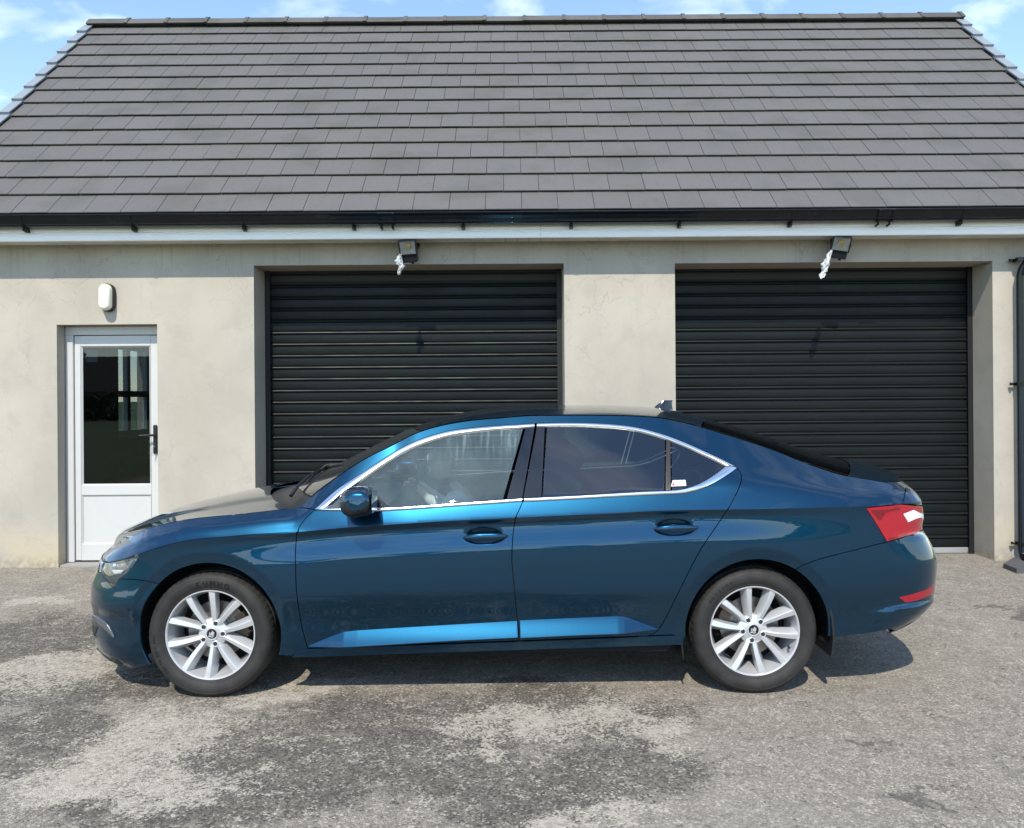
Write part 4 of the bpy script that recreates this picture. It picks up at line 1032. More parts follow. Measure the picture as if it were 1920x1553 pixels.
# glass and pillar covers
gT, gB = IN_TOP, IN_BOT
def glass_poly(uT0, uT1, uB0, uB1): return np.concatenate([tz(seg(gT, uT0, uT1)), tz(seg(gB, uB0, uB1))[::-1]])
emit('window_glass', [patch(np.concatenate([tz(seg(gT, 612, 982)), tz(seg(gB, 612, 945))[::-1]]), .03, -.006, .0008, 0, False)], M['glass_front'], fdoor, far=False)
gl_ = patch(np.concatenate([tz(seg(gT, 612, 982)), tz(seg(gB, 612, 945))[::-1]]), .03, -.006, .0008, 0, False)
V2, N2, F2 = mirror(*gl_); mesh('window_glass', V2, F2, M['glass_far'], fdoor[1], True, CO, None, N2)
emit('pillar_cover', [patch(np.concatenate([tz(seg(gT, 983.5, 1004.2)), tz(seg(gB, 946.5, 979.2))[::-1]]), .02, -.002, .0006, .008, False)], M['gloss'], fdoor)
emit('pillar_cover', [patch(np.concatenate([tz(seg(gT, 1005.6, 1023)), tz(seg(gB, 980.6, 1015))[::-1]]), .02, -.002, .0006, .008, False)], M['gloss'], rdoor)
emit('window_glass', [patch(np.concatenate([tz(seg(gT, 1024.5, 1247.5)), tz(seg(gB, 1016.5, 1246))[::-1]]), .03, -.006, .0008, 0, False)], M['glass_tint'], rdoor)
emit('window_bar', [patch(np.concatenate([tz(seg(gT, 1248, 1257)), tz(seg(gB, 1246.5, 1257.5))[::-1]]), .02, .001, .0004, .012, False)], M['plastic'], rdoor)
emit('quarter_glass', [patch(np.concatenate([tz(seg(gT, 1257.6, 1358.4)), tz(seg(gB, 1257.6, 1358.4))[::-1]]), .03, -.004, .0008, 0, False)], M['glass_tint'], rdoor)
# black seals between trim and glass
def seal(segs): return [strip(dense(a, 2), dense(np.array(a)+np.array(d), 2), 60, .0, 3) for a, d in segs]
# small fixed corner behind the mirror
emit('mirror_triangle', [patch(tz([(690, 925), (700, 921), (729, 950.2), (668, 951.5), (668, 935)]), .02, -.004, .0, .006, False)], M['gloss'], fdoor)
# sticker inside the quarter glass edge
so_, _ = emit('sticker', [patch(tz([(1257.8, 911.6), (1261.5, 900.2), (1285, 899.6), (1286.6, 910.4)]), .02, -.0028, 0, 0, False)], M['sticker'], rdoor, far=False)
for pl, m_ in (([(1259.2, 910.4), (1262.6, 902.8), (1265.6, 909.8)], 'stickred'), ([(1277, 902), (1280.5, 901.8), (1280.6, 903), (1277, 903)], 'stickink'), ([(1270.5, 906), (1281, 905.6), (1281, 907.2), (1270.5, 907.2)], 'stickink'), ([(1274, 908.4), (1276.5, 908.4), (1276.5, 909.4), (1274, 909.4)], 'stickink')):
    emit('sticker', [patch(tz(pl), .02, -.0018, 0, 0, False)], M[m_], rdoor, far=False)
# door mouldings along the foot of the doors
def mould(top, bot, parent):
    a = L2(top, 5, False); b = L2(bot, 5, False); zt = pchip(*zip(*sorted((p[0], p[1]) for p in clean(a, .004))))
    off = lambda uv: .003+.60*np.clip(zt(uv[:, 0])-uv[:, 1], -.004, .2)
    emit('door_moulding', [patch(np.concatenate([a, b]), .012, off, .0006, .040, False)], M['paint'], parent)
mould([(578, 1210.6), (619, 1193.6), (645, 1184.4), (670.6, 1181.7), (769, 1175.6), (969.3, 1163.9)], [(970.7, 1189.6), (850, 1195.6), (700, 1204.4), (579, 1211.8)], fdoor)
mould([(974.2, 1162.7), (1060, 1159), (1157.5, 1154.8), (1169.4, 1155.6), (1181, 1159), (1234, 1179)], [(1233, 1179.8), (1100, 1184.4), (975.6, 1190)], rdoor)
# door handles
def handle(k, parent):
    hx_, hz_ = HND[k]; b = []; n = 16
    for i in range(19):
        f = -1+2*i/18; x = hx_+.116*f; bow = .030*(1-abs(f)**3.2)+.001; hh = .0195*(1-.62*max(0, abs(f)-.35)**1.2) if abs(f) < 1 else .004; hh = max(hh*(1-abs(f)**8*.8), .003); th = .0075
        z0 = hz_-.003+.012*f*.3; w0 = float(wid(np.array([x]), np.array([z0]))[0])+.014*math.exp(-(((f*.116+.01)/.088)**2)**2)
        b.append([(x, YC-w0-bow-th*math.cos(2*math.pi*j/n)*.9, z0+hh*math.sin(2*math.pi*j/n)) for j in range(n)])
    m = MB(); m.loft(b); m.build('door_handle', M['paint'], parent[0], True, 60, CO)
    m2 = MB(); m2.V = [(x, 2*YC-y, z) for x, y, z in m.V]; m2.F = [tuple(reversed(f)) for f in m.F]; m2.build('door_handle', M['paint'], parent[1], True, 60, CO)
handle(0, fdoor); handle(1, rdoor)
# sill
sill = np.concatenate([L2([(548, 1231), (578, 1217.6), (700, 1212.3), (973.5, 1202.8), (1193, 1194.3), (1250, 1192.3), (1282, 1191.2)], 8), L2([(1281, 1208.6), (1050, 1216), (793, 1224.5), (550, 1233)], 8)])
emit('sill', [patch(sill, .02, .004, .001, .03, False)], M['paint'], car)

# ---- front end
lampF = np.concatenate([tz([(257.5, 1038)]), L2([(260.5, 1044), (237.8, 1074), (221, 1089), (215, 1103)], 5), L2([(215, 1103), (203, 1092), (195.4, 1083), (189, 1074)], 5), tz([(191.5, 1064), (197, 1048), (202, 1038)]), ])
tl0 = float(lampF[-1][0]); lampF = np.concatenate([lampF, creaseC(tl0, tH, 20)[1:-1]-np.array([0, .004])])
tG = float(tz([(189, 1074)])[0][0]); zG = float(tz([(189, 1074)])[0][1])
emit('headlight', [patch(lampF, .02, .001, .002, .03, False)], M['lens_clear'], car)
def sub(px_list, off, sp=.02): return patch(tz(px_list), sp, off, .001, .008, False)
hl = emit('lamp_bezel', [patch(lampF, .02, -.030, .004, 0, False)], M['lamp_dark'], car)
emit('lamp_reflector', [sub([(206, 1044), (232, 1046), (226, 1066), (206, 1064)], -.024), sub([(236, 1047), (252, 1048), (240, 1066), (230, 1066)], -.022)], M['lamp_bowl'], hl)
emit('light_guide', [sub([(203, 1068), (226, 1069), (221, 1076), (208, 1077)], -.018), sub([(209, 1046), (213, 1046), (211, 1062), (207, 1062)], -.012), sub([(243, 1050), (246.5, 1050.5), (236, 1066), (232.5, 1066)], -.012)], M['lamp_light'], hl)
# grille: dark backing, chrome surround, upright bars
gpoly = np.concatenate([np.stack([np.linspace(TMIN, tl0-.012, 30), zcF(np.linspace(TMIN, tl0-.012, 30))-.006], 1), np.array([[tG-.012, zG], [TMIN, zG-.03]])])
emit('grille', [patch(gpoly, .03, -.03, 0, 0, False)], M['void'], car, both=True)
bars = []
for t in np.arange(TMIN+.02, tG-.03, .032):
    z1 = float(zcF(t))-.02; z0 = zG-.012
    bars.append(patch(np.array([[t-.005, z0], [t+.005, z0], [t+.005, z1], [t-.005, z1]]), .05, -.004, 0, .03, False))
emit('grille_bars', bars, M['gloss'], car, both=True)
n_ = 40; tt = np.linspace(TMIN, tl0-.004, n_)
top_s = patch(np.concatenate([np.stack([tt, zcF(tt)-.004], 1), np.stack([tt[::-1], zcF(tt[::-1])-.022], 1)]), .03, .004, 0, .02, False)
bot_s = patch(np.array([[TMIN, zG-.03], [tG-.012, zG+.002], [tG-.012, zG+.018], [TMIN, zG-.012]]), .03, .004, 0, .02, False)
sd_s = patch(np.array([[tG-.026, zG+.004], [tG-.008, zG+.004], [tl0-.006, float(zcF(tl0))-.012], [tl0-.022, float(zcF(tl0))-.012]]), .03, .005, 0, .02, False)
emit('grille_surround', [top_s, bot_s, sd_s], M['chrome'], car, both=True)
# front bumper
fb_top = np.concatenate([seamF[::-1], tz([(215, 1104)]), L2([(203, 1092), (195.4, 1083.6), (189, 1075)], 5), np.array([[TMIN, zG-.032]])])
aB = 200
bump_f = np.concatenate([arcpts(0, aF, 207, n=30)[::-1], fb_top, np.array([[TMIN, .155], [TMIN+.25, .150], [-2.30, .140], [-2.12, .128]])])
emit('front_bumper', [patch(bump_f, .02, 0, .002, .02, False)], M['paint'], car, both=True)
cs = patch(np.concatenate([L2([(174.5, 1157), (182, 1165), (196, 1177), (214, 1195)], 5), L2([(214, 1193), (206, 1176), (197, 1166), (176, 1153)], 5)]), .02, .008, 0, .012, False)
emit('bumper_trim', [cs], M['lamp_dark'], car)
lg = patch(np.array([[TMIN, .26], [-2.36, .27], [-2.30, .33], [TMIN, .36]]), .03, .004, 0, .01, False)
emit('lower_grille', [lg], M['plastic'], car, both=True)
spl_ = patch(np.array([[TMIN, .150], [-2.45, .150], [-2.2, .140], [-2.2, .165], [-2.45, .185], [TMIN, .185]]), .03, .012, 0, .03, False)
emit('front_lip', [spl_], M['plastic'], car, both=True)

# ---- rear end
tS = 2.30
lampR = np.concatenate([tz([(1623.5, 953)]), L2([(1623.5, 953), (1640, 978.5), (1662.8, 1016)], 6)[1:], tz([(1690, 1008)]), np.array([[2.36, .826], [2.47, .838], [2.47, .945], [2.36, .952]]), tz([(1692.6, 946), (1660, 949)])])
tlr = emit('tail_light', [patch(lampR, .018, .002, .002, .03, False)], M['red'], car)
emit('reversing_lens', [patch(np.concatenate([L2([(1693, 964), (1712, 956.5)], 6), np.array([[2.36, .912], [2.45, .914], [2.45, .874], [2.36, .876]]), L2([(1718, 972), (1702, 979)], 6)]), .02, .0035, 0, .003, False)], M['white_lens'], tlr)
emit('lamp_band', [sub([(1632, 957), (1684, 950), (1688, 956), (1660, 962), (1652, 975), (1646, 975)], .0032), sub([(1664, 1009), (1700, 999), (1702, 1003), (1667, 1013.5)], .0032)], M['reddark'], tlr)
rb_top = np.concatenate([seamR[::-1], tz([(1690, 1009)]), np.array([[2.36, .822], [2.48, .80], [TMAX, .79]])])
rb_bot = np.array([[TMAX, .30], [2.40, .30], [2.25, .285]])
botR = L2([(1672, 1179.5), (1623.6, 1188), (1567, 1194.5)], 7)
aR0 = math.degrees(math.atan2(botR[-1][1]-cz1, botR[-1][0]-cx1))
bump_r = np.concatenate([rb_top, rb_bot, botR, arcpts(1, aR0 if aR0 > -30 else -20, aE, n=36)])
emit('rear_bumper', [patch(bump_r, .018, 0, .002, .02, False)], M['paint'], car, both=True)
rfx = tz([(1685.5, 1120.5), (1697, 1129.5), (1720, 1125), (1720, 1111.5)])
emit('rear_reflector', [patch(np.concatenate([rfx[0:3], rfx[2:3]+np.array([[.13, .018]]), rfx[3:4]+np.array([[.13, .026]]), rfx[3:4]]), .02, .004, 0, .008, False)], M['red'], car)
emit('rear_valance', [patch(np.array([[2.12, .298], [2.22, .335], [2.32, .365], [2.45, .375], [TMAX, .38], [TMAX, .302], [2.40, .302], [2.25, .290]]), .03, .003, 0, .004, False)], M['plastic'], car, both=True)
zt_ = lambda t: zEF(t)
t_ = np.linspace(tBoot, TMAX, 30)
bootr = np.concatenate([np.stack([t_, zEF(t_)-.0], 1), np.array([[TMAX, .80], [2.48, .81]]), np.array([[2.475, .95], [2.36, .957]]), boot_side[::-1]])

# ---- surfaces across the car: bonnet, screens, roof, boot
Ct = [TMIN, -2.5, -2.3, -2.11, -1.95, -1.6, -1.35, -1.145, -.98, -.80, -.65, -.52, -.35, -.2, .12, .5, .8, 1.05, 1.2, 1.45, 1.65, 1.82, 1.98, 2.1, 2.3, TMAX]
Cx = [-2.405, -2.40, -2.385, -2.33, -2.2, -1.92, -1.64, -1.42, -1.16, -.965, -.79, -.63, -.42, -.23, .12, .5, .85, 1.17, 1.33, 1.60, 1.80, 2.0, 2.14, 2.22, 2.255, 2.262]
Cz = [.703, .735, .765, .792, .842, .918, .978, 1.012, 1.115, 1.212, 1.298, 1.368, 1.438, 1.476, 1.503, 1.508, 1.492, 1.428, 1.385, 1.30, 1.228, 1.172, 1.145, 1.128, 1.11, 1.105]
CxF, CzF = crom(Ct, Cx), pchip(Ct, Cz)
def topS(t, v, bulge=None):
    E, _ = surf(t, np.maximum(zEF(t), zcF(t)+.004)); wE = YC-E[:, 1]
    g = 1-(1-v)**2; y = YC-wE*(1-v)
    x = E[:, 0]+(CxF(t)-E[:, 0])*g; z = E[:, 2]+(CzF(t)-E[:, 2])*(1-(1-v)**2.3)
    if bulge is not None: z = z+bulge(t, v)
    return np.stack([x, y, z], 1)
def top_patch(t0, t1, v0=0.0, nt=60, nv=22, bulge=None, off=0.0, tfun=None):
    """half panel from the near edge to the centre line"""
    a = np.linspace(0, 1, nt); b = v0+(1-v0)*np.linspace(0, 1, nv)**1.35
    T, Vv = np.meshgrid(a, b, indexing='ij'); T = T.ravel(); Vv = Vv.ravel()
    if tfun: T = tfun(T, Vv)
    else: T = t0+(t1-t0)*T
    e = 1e-3
    P = topS(T, Vv, bulge); dt = topS(np.minimum(T+e, TMAX), Vv, bulge)-topS(np.maximum(T-e, TMIN), Vv, bulge); dv = topS(T, np.minimum(Vv+e, 1), bulge)-topS(T, np.maximum(Vv-e, 0), bulge)
    n = np.cross(dv, dt); n /= np.linalg.norm(n, axis=1)[:, None]+1e-12; n[n[:, 2] < 0] *= -1
    F = []
    for i in range(nt-1):
        for j in range(nv-1): F.append((i*nv+j, (i+1)*nv+j, (i+1)*nv+j+1, i*nv+j+1))
    V = P+n*off; f = F[len(F)//2]; g = np.cross(V[f[1]]-V[f[0]], V[f[3]]-V[f[0]])
    if g @ n[f[0]] < 0: F = [tuple(reversed(f)) for f in F]
    return V, n, F
def hood_bulge(t, v):
    r = np.clip((v-.30)/.16, 0, 1); r = r*r*(3-2*r); k = np.clip((t+2.25)/.5, 0, 1)*np.clip((-1.1-t)/.2+.4, 0, 1); return .013*r*k
tCw = tA-.045
hood = top_patch(TMIN+.02, tCw, 0, 90, 34, hood_bulge)
hood_side = patch(np.concatenate([creaseC(TMIN, tD, 130), df[:kD+1][::-1], tz([(573, 953)]), edgeE(tA, TMIN, 130)]), .016, 0, .002, .012)
emit('bonnet', [hood, hood_side], M['paint'], car, both=True)
emit('cowl', [top_patch(tCw+.004, tA+.10, .0, 12, 20, None, -.012)], M['plastic'], car, both=True)
tW0, tW1 = tA+.075, -.50
ws = emit('windscreen', [top_patch(tW0, tW1, .012, 40, 24, None, .001)], M['glass_screen'], car, both=True)
emit('roof_panel', [top_patch(tW1+.004, 1.045, .012, 70, 26, None, .002)], M['paint'], car, both=True)
rs = emit('rear_screen', [top_patch(1.052, 1.835, .02, 40, 24, None, -.002)], M['glass_rear'], car, both=True)
emit('boot_lid', [top_patch(1.842, TMAX, 0, 40, 24, None, .0), patch(bootr, .02, 0, .002, .012)], M['paint'], car, both=True)
emit('headliner', [top_patch(-.46, 1.04, .05, 30, 12, None, -.035)], M['cabin_beige'], car, both=True)
# shark fin aerial
fx_, fz_ = .955, float(CzF(np.array([.88])))-.004
fin = []
for i in range(9):
    f = i/8; xa = fx_-.085+.062*f**.8+.024*f**3; xb = fx_+.055-.012*f+.012*f**4; wd = .020*(1-f)**.9+.0015; z = fz_+.060*f
    fin.append([(xa, YC, z), (xa*.65+xb*.35, YC-wd, z), (xb*.8+xa*.2, YC-wd*.6, z), (xb, YC, z), (xb*.8+xa*.2, YC+wd*.6, z), (xa*.65+xb*.35, YC+wd, z)])
m = MB(); m.loft(fin); m.build('aerial', M['gloss'], car, True, 45, CO)
# wipers resting at the foot of the screen
def wiper(P, blade):
    m = MB(); m.tube(P, [.011, .009, .007, .006], 8); m.tube(blade, [.004, .009, .009, .004], 8); m.build('wiper', M['plastic'], car, True, 50, CO)
def sc(t, v, o=.02):
    p = topS(np.array([t]), np.array([v]))[0]; return (p[0], p[1], p[2]+o)
def scf(t, v, o=.02):
    p = topS(np.array([t]), np.array([v]))[0]; return (p[0], 2*YC-p[1], p[2]+o)
wiper([sc(tA+.02, .22, .02), sc(tA+.06, .30, .035), sc(tA+.12, .55, .03), sc(tA+.15, .78, .022)], [sc(tA+.10, .35, .014), sc(tA+.13, .6, .018), sc(tA+.155, .9, .016), scf(tA+.17, .95, .012)])
wiper([scf(tA+.02, .50, .02), scf(tA+.06, .6, .035), sc(tA+.16, .95, .03), sc(tA+.22, .7, .022)], [scf(tA+.14, .8, .014), sc(tA+.17, .95, .018), sc(tA+.23, .62, .016), sc(tA+.27, .3, .012)])

# ---- mirrors
def wing_mirror(parent, far):
    cx_, cz_, w0, w1 = -.775, 1.032, .895, 1.115
    def sec(f, sx=1.0, sz=1.0):
        # f along the width (0 at the door), a flat-backed rounded box, open side facing the rear
        n = 28; out = []; y = w0+(w1-w0)*f; ta = 1-.42*max(0, f-.55)**1.6*3.2-.35*max(0, .25-f)*2
        for j in range(n):
            a = 2*math.pi*j/n; c, s = math.cos(a), math.sin(a)
            xx = (abs(c)**.75)*(1 if c > 0 else -1); zz = (abs(s)**.8)*(1 if s > 0 else -1)
            X = cx_+(.062*xx if xx > 0 else .112*xx*(.86+.14*ta))*sx*(ta if xx < 0 else .5+.5*ta)+.012; Z = cz_+.075*zz*ta*sz+.012*f-(.012 if xx < -.3 and zz < 0 else 0)
            out.append((X, YC-y, Z))
        return out
    m = MB(); fs = [0, .04, .12, .25, .4, .55, .7, .82, .91, .965, 1.0]
    secs = [sec(f) for f in fs]; e = sec(1.0); cxm = np.mean(np.array(e), 0); secs[-1] = [tuple(np.array(p)*.72+cxm*.28) for p in secs[-1]]; secs[0] = [tuple(np.array(p)*.8+np.mean(np.array(secs[0]), 0)*.2) for p in secs[0]]
    m.loft(secs)
    up = MB(); lo_ = MB(); V = m.V
    upF = [f for f in m.F if np.mean([V[i][2] for i in f]) > cz_+.006]; loF = [f for f in m.F if f not in upF]
    if far: V = [(x, 2*YC-y, z) for x, y, z in V]; upF = [tuple(reversed(f)) for f in upF]; loF = [tuple(reversed(f)) for f in loF]
    root = mesh('wing_mirror', V, upF, M['paint'], car, True, CO, 60)
    mesh('lower_shell', V, loF, M['plastic'], root, True, CO, 60)
    k = (lambda p: (p[0], 2*YC-p[1], p[2])) if far else (lambda p: p)
    b = MB(); b.tube([k((-.90, YC-.83, .985)), k((-.86, YC-.87, .992)), k((-.80, YC-.93, 1.0))], [.030, .028, .030], 10); b.build('mirror_arm', M['plastic'], root, True, 60, CO)
    b = MB(); ring = [(cx_+.0745, YC-y, z) for y, z in ((.93, cz_-.052), (1.085, cz_-.045), (1.10, cz_+.02), (1.07, cz_+.066), (.94, cz_+.06), (.915, cz_))]
    b.add([k(p) for p in ring], [tuple(range(6))]); b.build('mirror_glass', M['chromebright'], root, off=CO)
    g = MB(); g.box(-.895, -.79, 0, 0.004, cz_-.008, cz_+.000)
wing_mirror(car, False); wing_mirror(car, True)

# ---- body shell inside the gaps, floor, arch liners, flaps
shell = np.concatenate([np.array([[-2.1, .24], [-1.99, .24]]), arcpts(0, 187, -7, .41, 30), np.array([[-1.1, .22], [.8, .22]]), arcpts(1, 187, -7, .41, 30), np.array([[1.72, .30], [2.15, .34], [2.2, .90], [1.5, .93], [1.30, 1.0], [1.05, .99], [-.6, .935], [-1.05, .915], [-1.3, .80], [-1.8, .74], [-2.0, .66]])])
emit('inner_structure', [patch(shell, .035, -.022, 0, 0, True)], M['void'], car)
m = MB(); m.box(-2.2, -1.98, YC-.72, YC+.72, .18, .26); m.box(-1.98, -1.17, YC-.58, YC+.58, .20, .62); m.box(-1.17, .86, YC-.82, YC+.82, .20, .27); m.box(.86, 1.68, YC-.58, YC+.58, .22, .60); m.box(1.68, 2.06, YC-.70, YC+.70, .33, .52)
m.build('underbody', M['void'], car, off=CO)
def liner(k, far):
    cx_, cz_ = ARC[k]; m = MB(); n = 30; r = .385; V = []
    for i in range(n+1):
        a = R(-14+208*i/n)
        wo = min(.915, float(wid(x2t(np.array([cx_+(r+.004)*math.cos(a)])), np.array([max(cz_+r*math.sin(a), .16)]))[0])-.022)
        V += [(cx_+(r-.0)*math.cos(a), YC-wo, cz_+r*math.sin(a)), (cx_+(r+.012)*math.cos(a), YC-wo+.05, cz_+(r+.012)*math.sin(a)), (cx_+(r+.01)*math.cos(a), YC-.60, cz_+(r+.01)*math.sin(a))]
    F = []
    for i in range(n): F += [(i*3, i*3+1, i*3+4, i*3+3), (i*3+1, i*3+2, i*3+5, i*3+4)]
    V.append((cx_, YC-.60, cz_)); F += [(i*3+2, len(V)-1, i*3+5) for i in range(n)]
    if far: V = [(x, 2*YC-y, z) for x, y, z in V]
    mesh('arch_liner', V, F, M['void'], car, True, CO, 50)
for k in (0, 1):
    for f in (False, True): liner(k, f)
def flap(pts, far, th=.012):
    V = []; 
    for (x, z, wa, wb_) in pts: V += [(x, YC-wa, z), (x, YC-wb_, z), (x+th, YC-wb_, z), (x+th, YC-wa, z)]
    n = len(pts); F = [(0, 1, 2, 3), tuple(4*(n-1)+i for i in (3, 2, 1, 0))]
    for i in range(n-1):
        for j in range(4): F.append((i*4+j, i*4+(j+1) % 4, i*4+4+(j+1) % 4, i*4+4+j))
    if far: V = [(x, 2*YC-y, z) for x, y, z in V]
    mesh('mud_flap', V, F, M['plastic'], car, True, CO, 40)
q_ = [p2w(u, v, .90) for u, v in ((1546, 1117), (1554, 1128), (1562, 1160), (1565, 1192), (1564, 1215), (1561, 1231))]
for f in (False, True):
    flap([(x-.012, z, .905 if i else .90, .66) for i, (x, z) in enumerate(q_)], f)
    flap([(p2w(1281, 1196, .9)[0]-.012, .285, .895, .70), (p2w(1282, 1212, .9)[0]-.01, .24, .895, .70), (p2w(1284, 1229, .9)[0]-.008, .188, .885, .72)], f, .008)

# ---- wheels
def lathe(prof, n=96, mod=None):
    V = []; F = []; K = len(prof)
    for i in range(n):
        a = 2*math.pi*i/n
        for j, (r, d) in enumerate(prof):
            rr = r+(mod(i, j) if mod else 0); V.append((rr*math.cos(a), -d, rr*math.sin(a)))
    for i in range(n):
        i2 = (i+1) % n
        for j in range(K-1): F.append((i*K+j, i*K+j+1, i2*K+j+1, i2*K+j))
    return V, F
def tyre_mesh():
    prof = [(.234, -.010), (.2355, .004), (.240, .011), (.246, .0135), (.2475, .0125), (.256, .0195), (.270, .0245), (.284, .0262), (.296, .0245), (.3005, .0225), (.302, .0235), (.309, .0195), (.318, .010), (.3255, -.004), (.3295, -.018), (.3305, -.030), (.325, -.034), (.325, -.040), (.3315, -.044), (.332, -.085), (.325, -.088), (.325, -.096), (.332, -.10), (.332, -.150), (.3295, -.185), (.318, -.214), (.29, -.232), (.25, -.222), (.234, -.20)]
    def mod(i, j):
        if 13 <= j <= 15 and i % 4 == 0: return -.0035
        return 0
    V, F = lathe(prof, 232, mod)
    V = [(x, y, max(z, -WZ+.0005)) for x, y, z in V]
    return V, F
tyV, tyF = tyre_mesh()
def text_geo(txt, size, r, d, a_mid, step, ext=.0008, flip=False):
    V = []; F = []
    for i, ch in enumerate(txt):
        if ch == ' ': continue
        cu = bpy.data.curves.new('t', 'FONT'); cu.body = ch; cu.size = size; cu.align_x = 'CENTER'; cu.resolution_u = 2; cu.extrude = ext
        ob = bpy.data.objects.new('t', cu); me = bpy.data.meshes.new_from_object(ob)
        a = R(a_mid)-R(step)*(i-(len(txt)-1)/2)
        ca, sa = math.cos(a), math.sin(a); b = len(V)
        for v in me.vertices:
            # glyph up = outward
            rx, ry = v.co.x, v.co.y-size*.35
            V.append(((r+ry)*ca+rx*sa, -d-v.co.z-.0002, (r+ry)*sa-rx*ca))
        F += [tuple(b+k for k in p.vertices) for p in me.polygons]
        bpy.data.objects.remove(ob); bpy.data.meshes.remove(me); bpy.data.curves.remove(cu)
    return V, F
rimV, rimF = lathe([(.2335, -.012), (.236, .000), (.2362, .006), (.2345, .0095), (.231, .0095), (.2275, .006), (.2255, -.002), (.223, -.016), (.214, -.045), (.206, -.075), (.203, -.12), (.203, -.19)], 120)
def spoke_set(phase):
    m = MB()
    for p in range(5):
        for s in (-1, 1):
            base = phase+p*72
            ao = R(base+s*16.2); ai = R(base+s*23)
            secs = []
            for f in np.linspace(0, 1, 8):
                r = .050+(.2285-.050)*f; a = ai+(ao-ai)*(f**.8); ca, sa = math.cos(a), math.sin(a)
                hw = .0112+.0098*f; dd = -.026+.026*(1-(1-f)**1.7); k = s
                # bright flat face on one flank, a falling facet on the other
                pr = [(-hw-.004, dd-.050), (-hw-.002, dd-.010), (-hw, dd-.001), (hw*.30, dd+.005), (hw*.42, dd+.004), (hw+.010, dd-.034), (hw+.010, dd-.052)]
                if s > 0: pass
                secs.append([(r*ca-q0*sa, -q1, r*sa+q0*ca) for q0, q1 in pr])
            m.loft(secs)
    return m
def hub_geo(phase):
    m = MB(); V, F = lathe([(.0, -.016), (.036, -.016), (.038, -.019), (.046, -.021), (.060, -.027), (.076, -.036), (.080, -.06)], 60); m.add(V, F)
    lug = MB()
    for p in range(5):
        a = R(phase+36+p*72); c = Vector((.056*math.cos(a), 0, .056*math.sin(a)))
        m.loft([[(c.x+rr*math.cos(q), -d, c.z+rr*math.sin(q)) for q in np.linspace(0, 2*math.pi, 14, endpoint=False)] for rr, d in ((.020, -.04), (.0175, -.0205), (.0145, -.0185), (.0115, -.0195))], True, False)
        lug.loft([[(c.x+rr*math.cos(q), -d, c.z+rr*math.sin(q)) for q in np.linspace(0, 2*math.pi, 12, endpoint=False)] for rr, d in ((.0125, -.0198), (.0115, -.022), (.008, -.030), (.0072, -.0215))], True, True)
    return m, lug
def emblem_geo():
    light = MB(); dark = MB(); V, F = lathe([(.0, -.0145), (.026, -.0145), (.0275, -.0138)], 40); dark.add(V, F)
    V, F = lathe([(.0262, -.0148), (.0275, -.0125), (.0315, -.0122), (.034, -.0145)], 40); light.add(V, F)
    y = .0132
    def poly(P): light.add([(x*.024, y, z*.024) for x, z in P], [tuple(range(len(P)-1, -1, -1))])
    # winged arrow: shaft, head, three feathers and an eye
    poly([(-.78, -.62), (.15, -.62), (.15, -.36), (-.66, -.36)]); poly([(-.02, -.86), (.5, -.5), (-.02, -.12)])
    for k in range(3):
        poly([(-.34+.28*k, -.28), (-.12+.28*k, -.28), (.20+.20*k, .30+.02*k), (.28+.12*k, .82-.22*k), (-.05+.2*k, .42-.06*k)])
    poly([(-.55, -.28), (-.40, -.28), (-.28, .22), (-.42, .50), (-.56, .1)])
    return light, dark
def wheel(x, near, phase, texts, rot=0):
    e = bpy.data.objects.new('wheel', None); link(e, car); e.empty_display_size = .1
    e.location = (x-CO[0], (YC-.865 if near else YC+.865)-CO[1], WZ)
    if not near: e.rotation_euler.z = math.pi
    ty = mesh('tyre', tyV, tyF, M['rubber'], e, True, sharp=38)
    for args in texts:
        V, F = text_geo(*args)
        mesh('tyre_lettering', V, F, M['rubbertext'], e)
    r = MB(); r.add(rimV, rimF); r.V += []
    sp_ = spoke_set(phase); r.add(sp_.V, sp_.F); hb_, lg_ = hub_geo(phase); r.add(hb_.V, hb_.F)
    r.build('rim', M['alloy'], e, True, 32)
    lg_.build('wheel_bolts', M['bolt'], e, True, 40)
    l_, d_ = emblem_geo(); l_.build('hub_emblem', M['alloy'], e, True, 30); d_.build('hub_cap', M['gloss'], e, True, 30)
    b = MB(); V, F = lathe([(.07, -.070), (.07, -.098), (.082, -.102), (.156, -.102), (.156, -.124), (.08, -.124)], 60); b.add(V, F); b.build('brake_disc', M['steel'], e, True, 30)
    b = MB(); secs = []
    ca0 = 12 if x < 0 else 150
    for i in range(8):
        a = R(ca0-24+48*i/7); secs.append([(rr*math.cos(a), -d, rr*math.sin(a)) for rr, d in ((.115, -.085), (.172, -.085), (.176, -.10), (.176, -.145), (.115, -.145))])
    b.loft(secs); b.build('brake_caliper', M['caliper'], e, True, 30)
    b = MB(); V, F = lathe([(.0, -.15), (.20, -.15)], 40); b.add(V, F); b.build('backing_plate', M['void'], e)
    a = R(-26 if x > 0 else 4); c = (.207*math.cos(a), .03, .207*math.sin(a))
    b = MB(); b.tube([c, (c[0]*.97, .002, c[2]*.97)], [.006, .0055], 8); b.tube([(c[0]*.97, .004, c[2]*.97), (c[0]*.965, -.008, c[2]*.965)], .0065, 8); b.build('valve', M['rubber'], e, True)
    return e
wheel(FWX, True, 34, [('KUMHO', .036, .276, .0270, 86, 8.0), ('225/50 ZR17 98Y', .018, .2865, .0268, 201, 2.9)])
wheel(RWX, True, 10, [('OUTSIDE', .021, .2865, .0268, 131, 4.9)])
wheel(FWX, False, 34, []); wheel(RWX, False, 10, [])

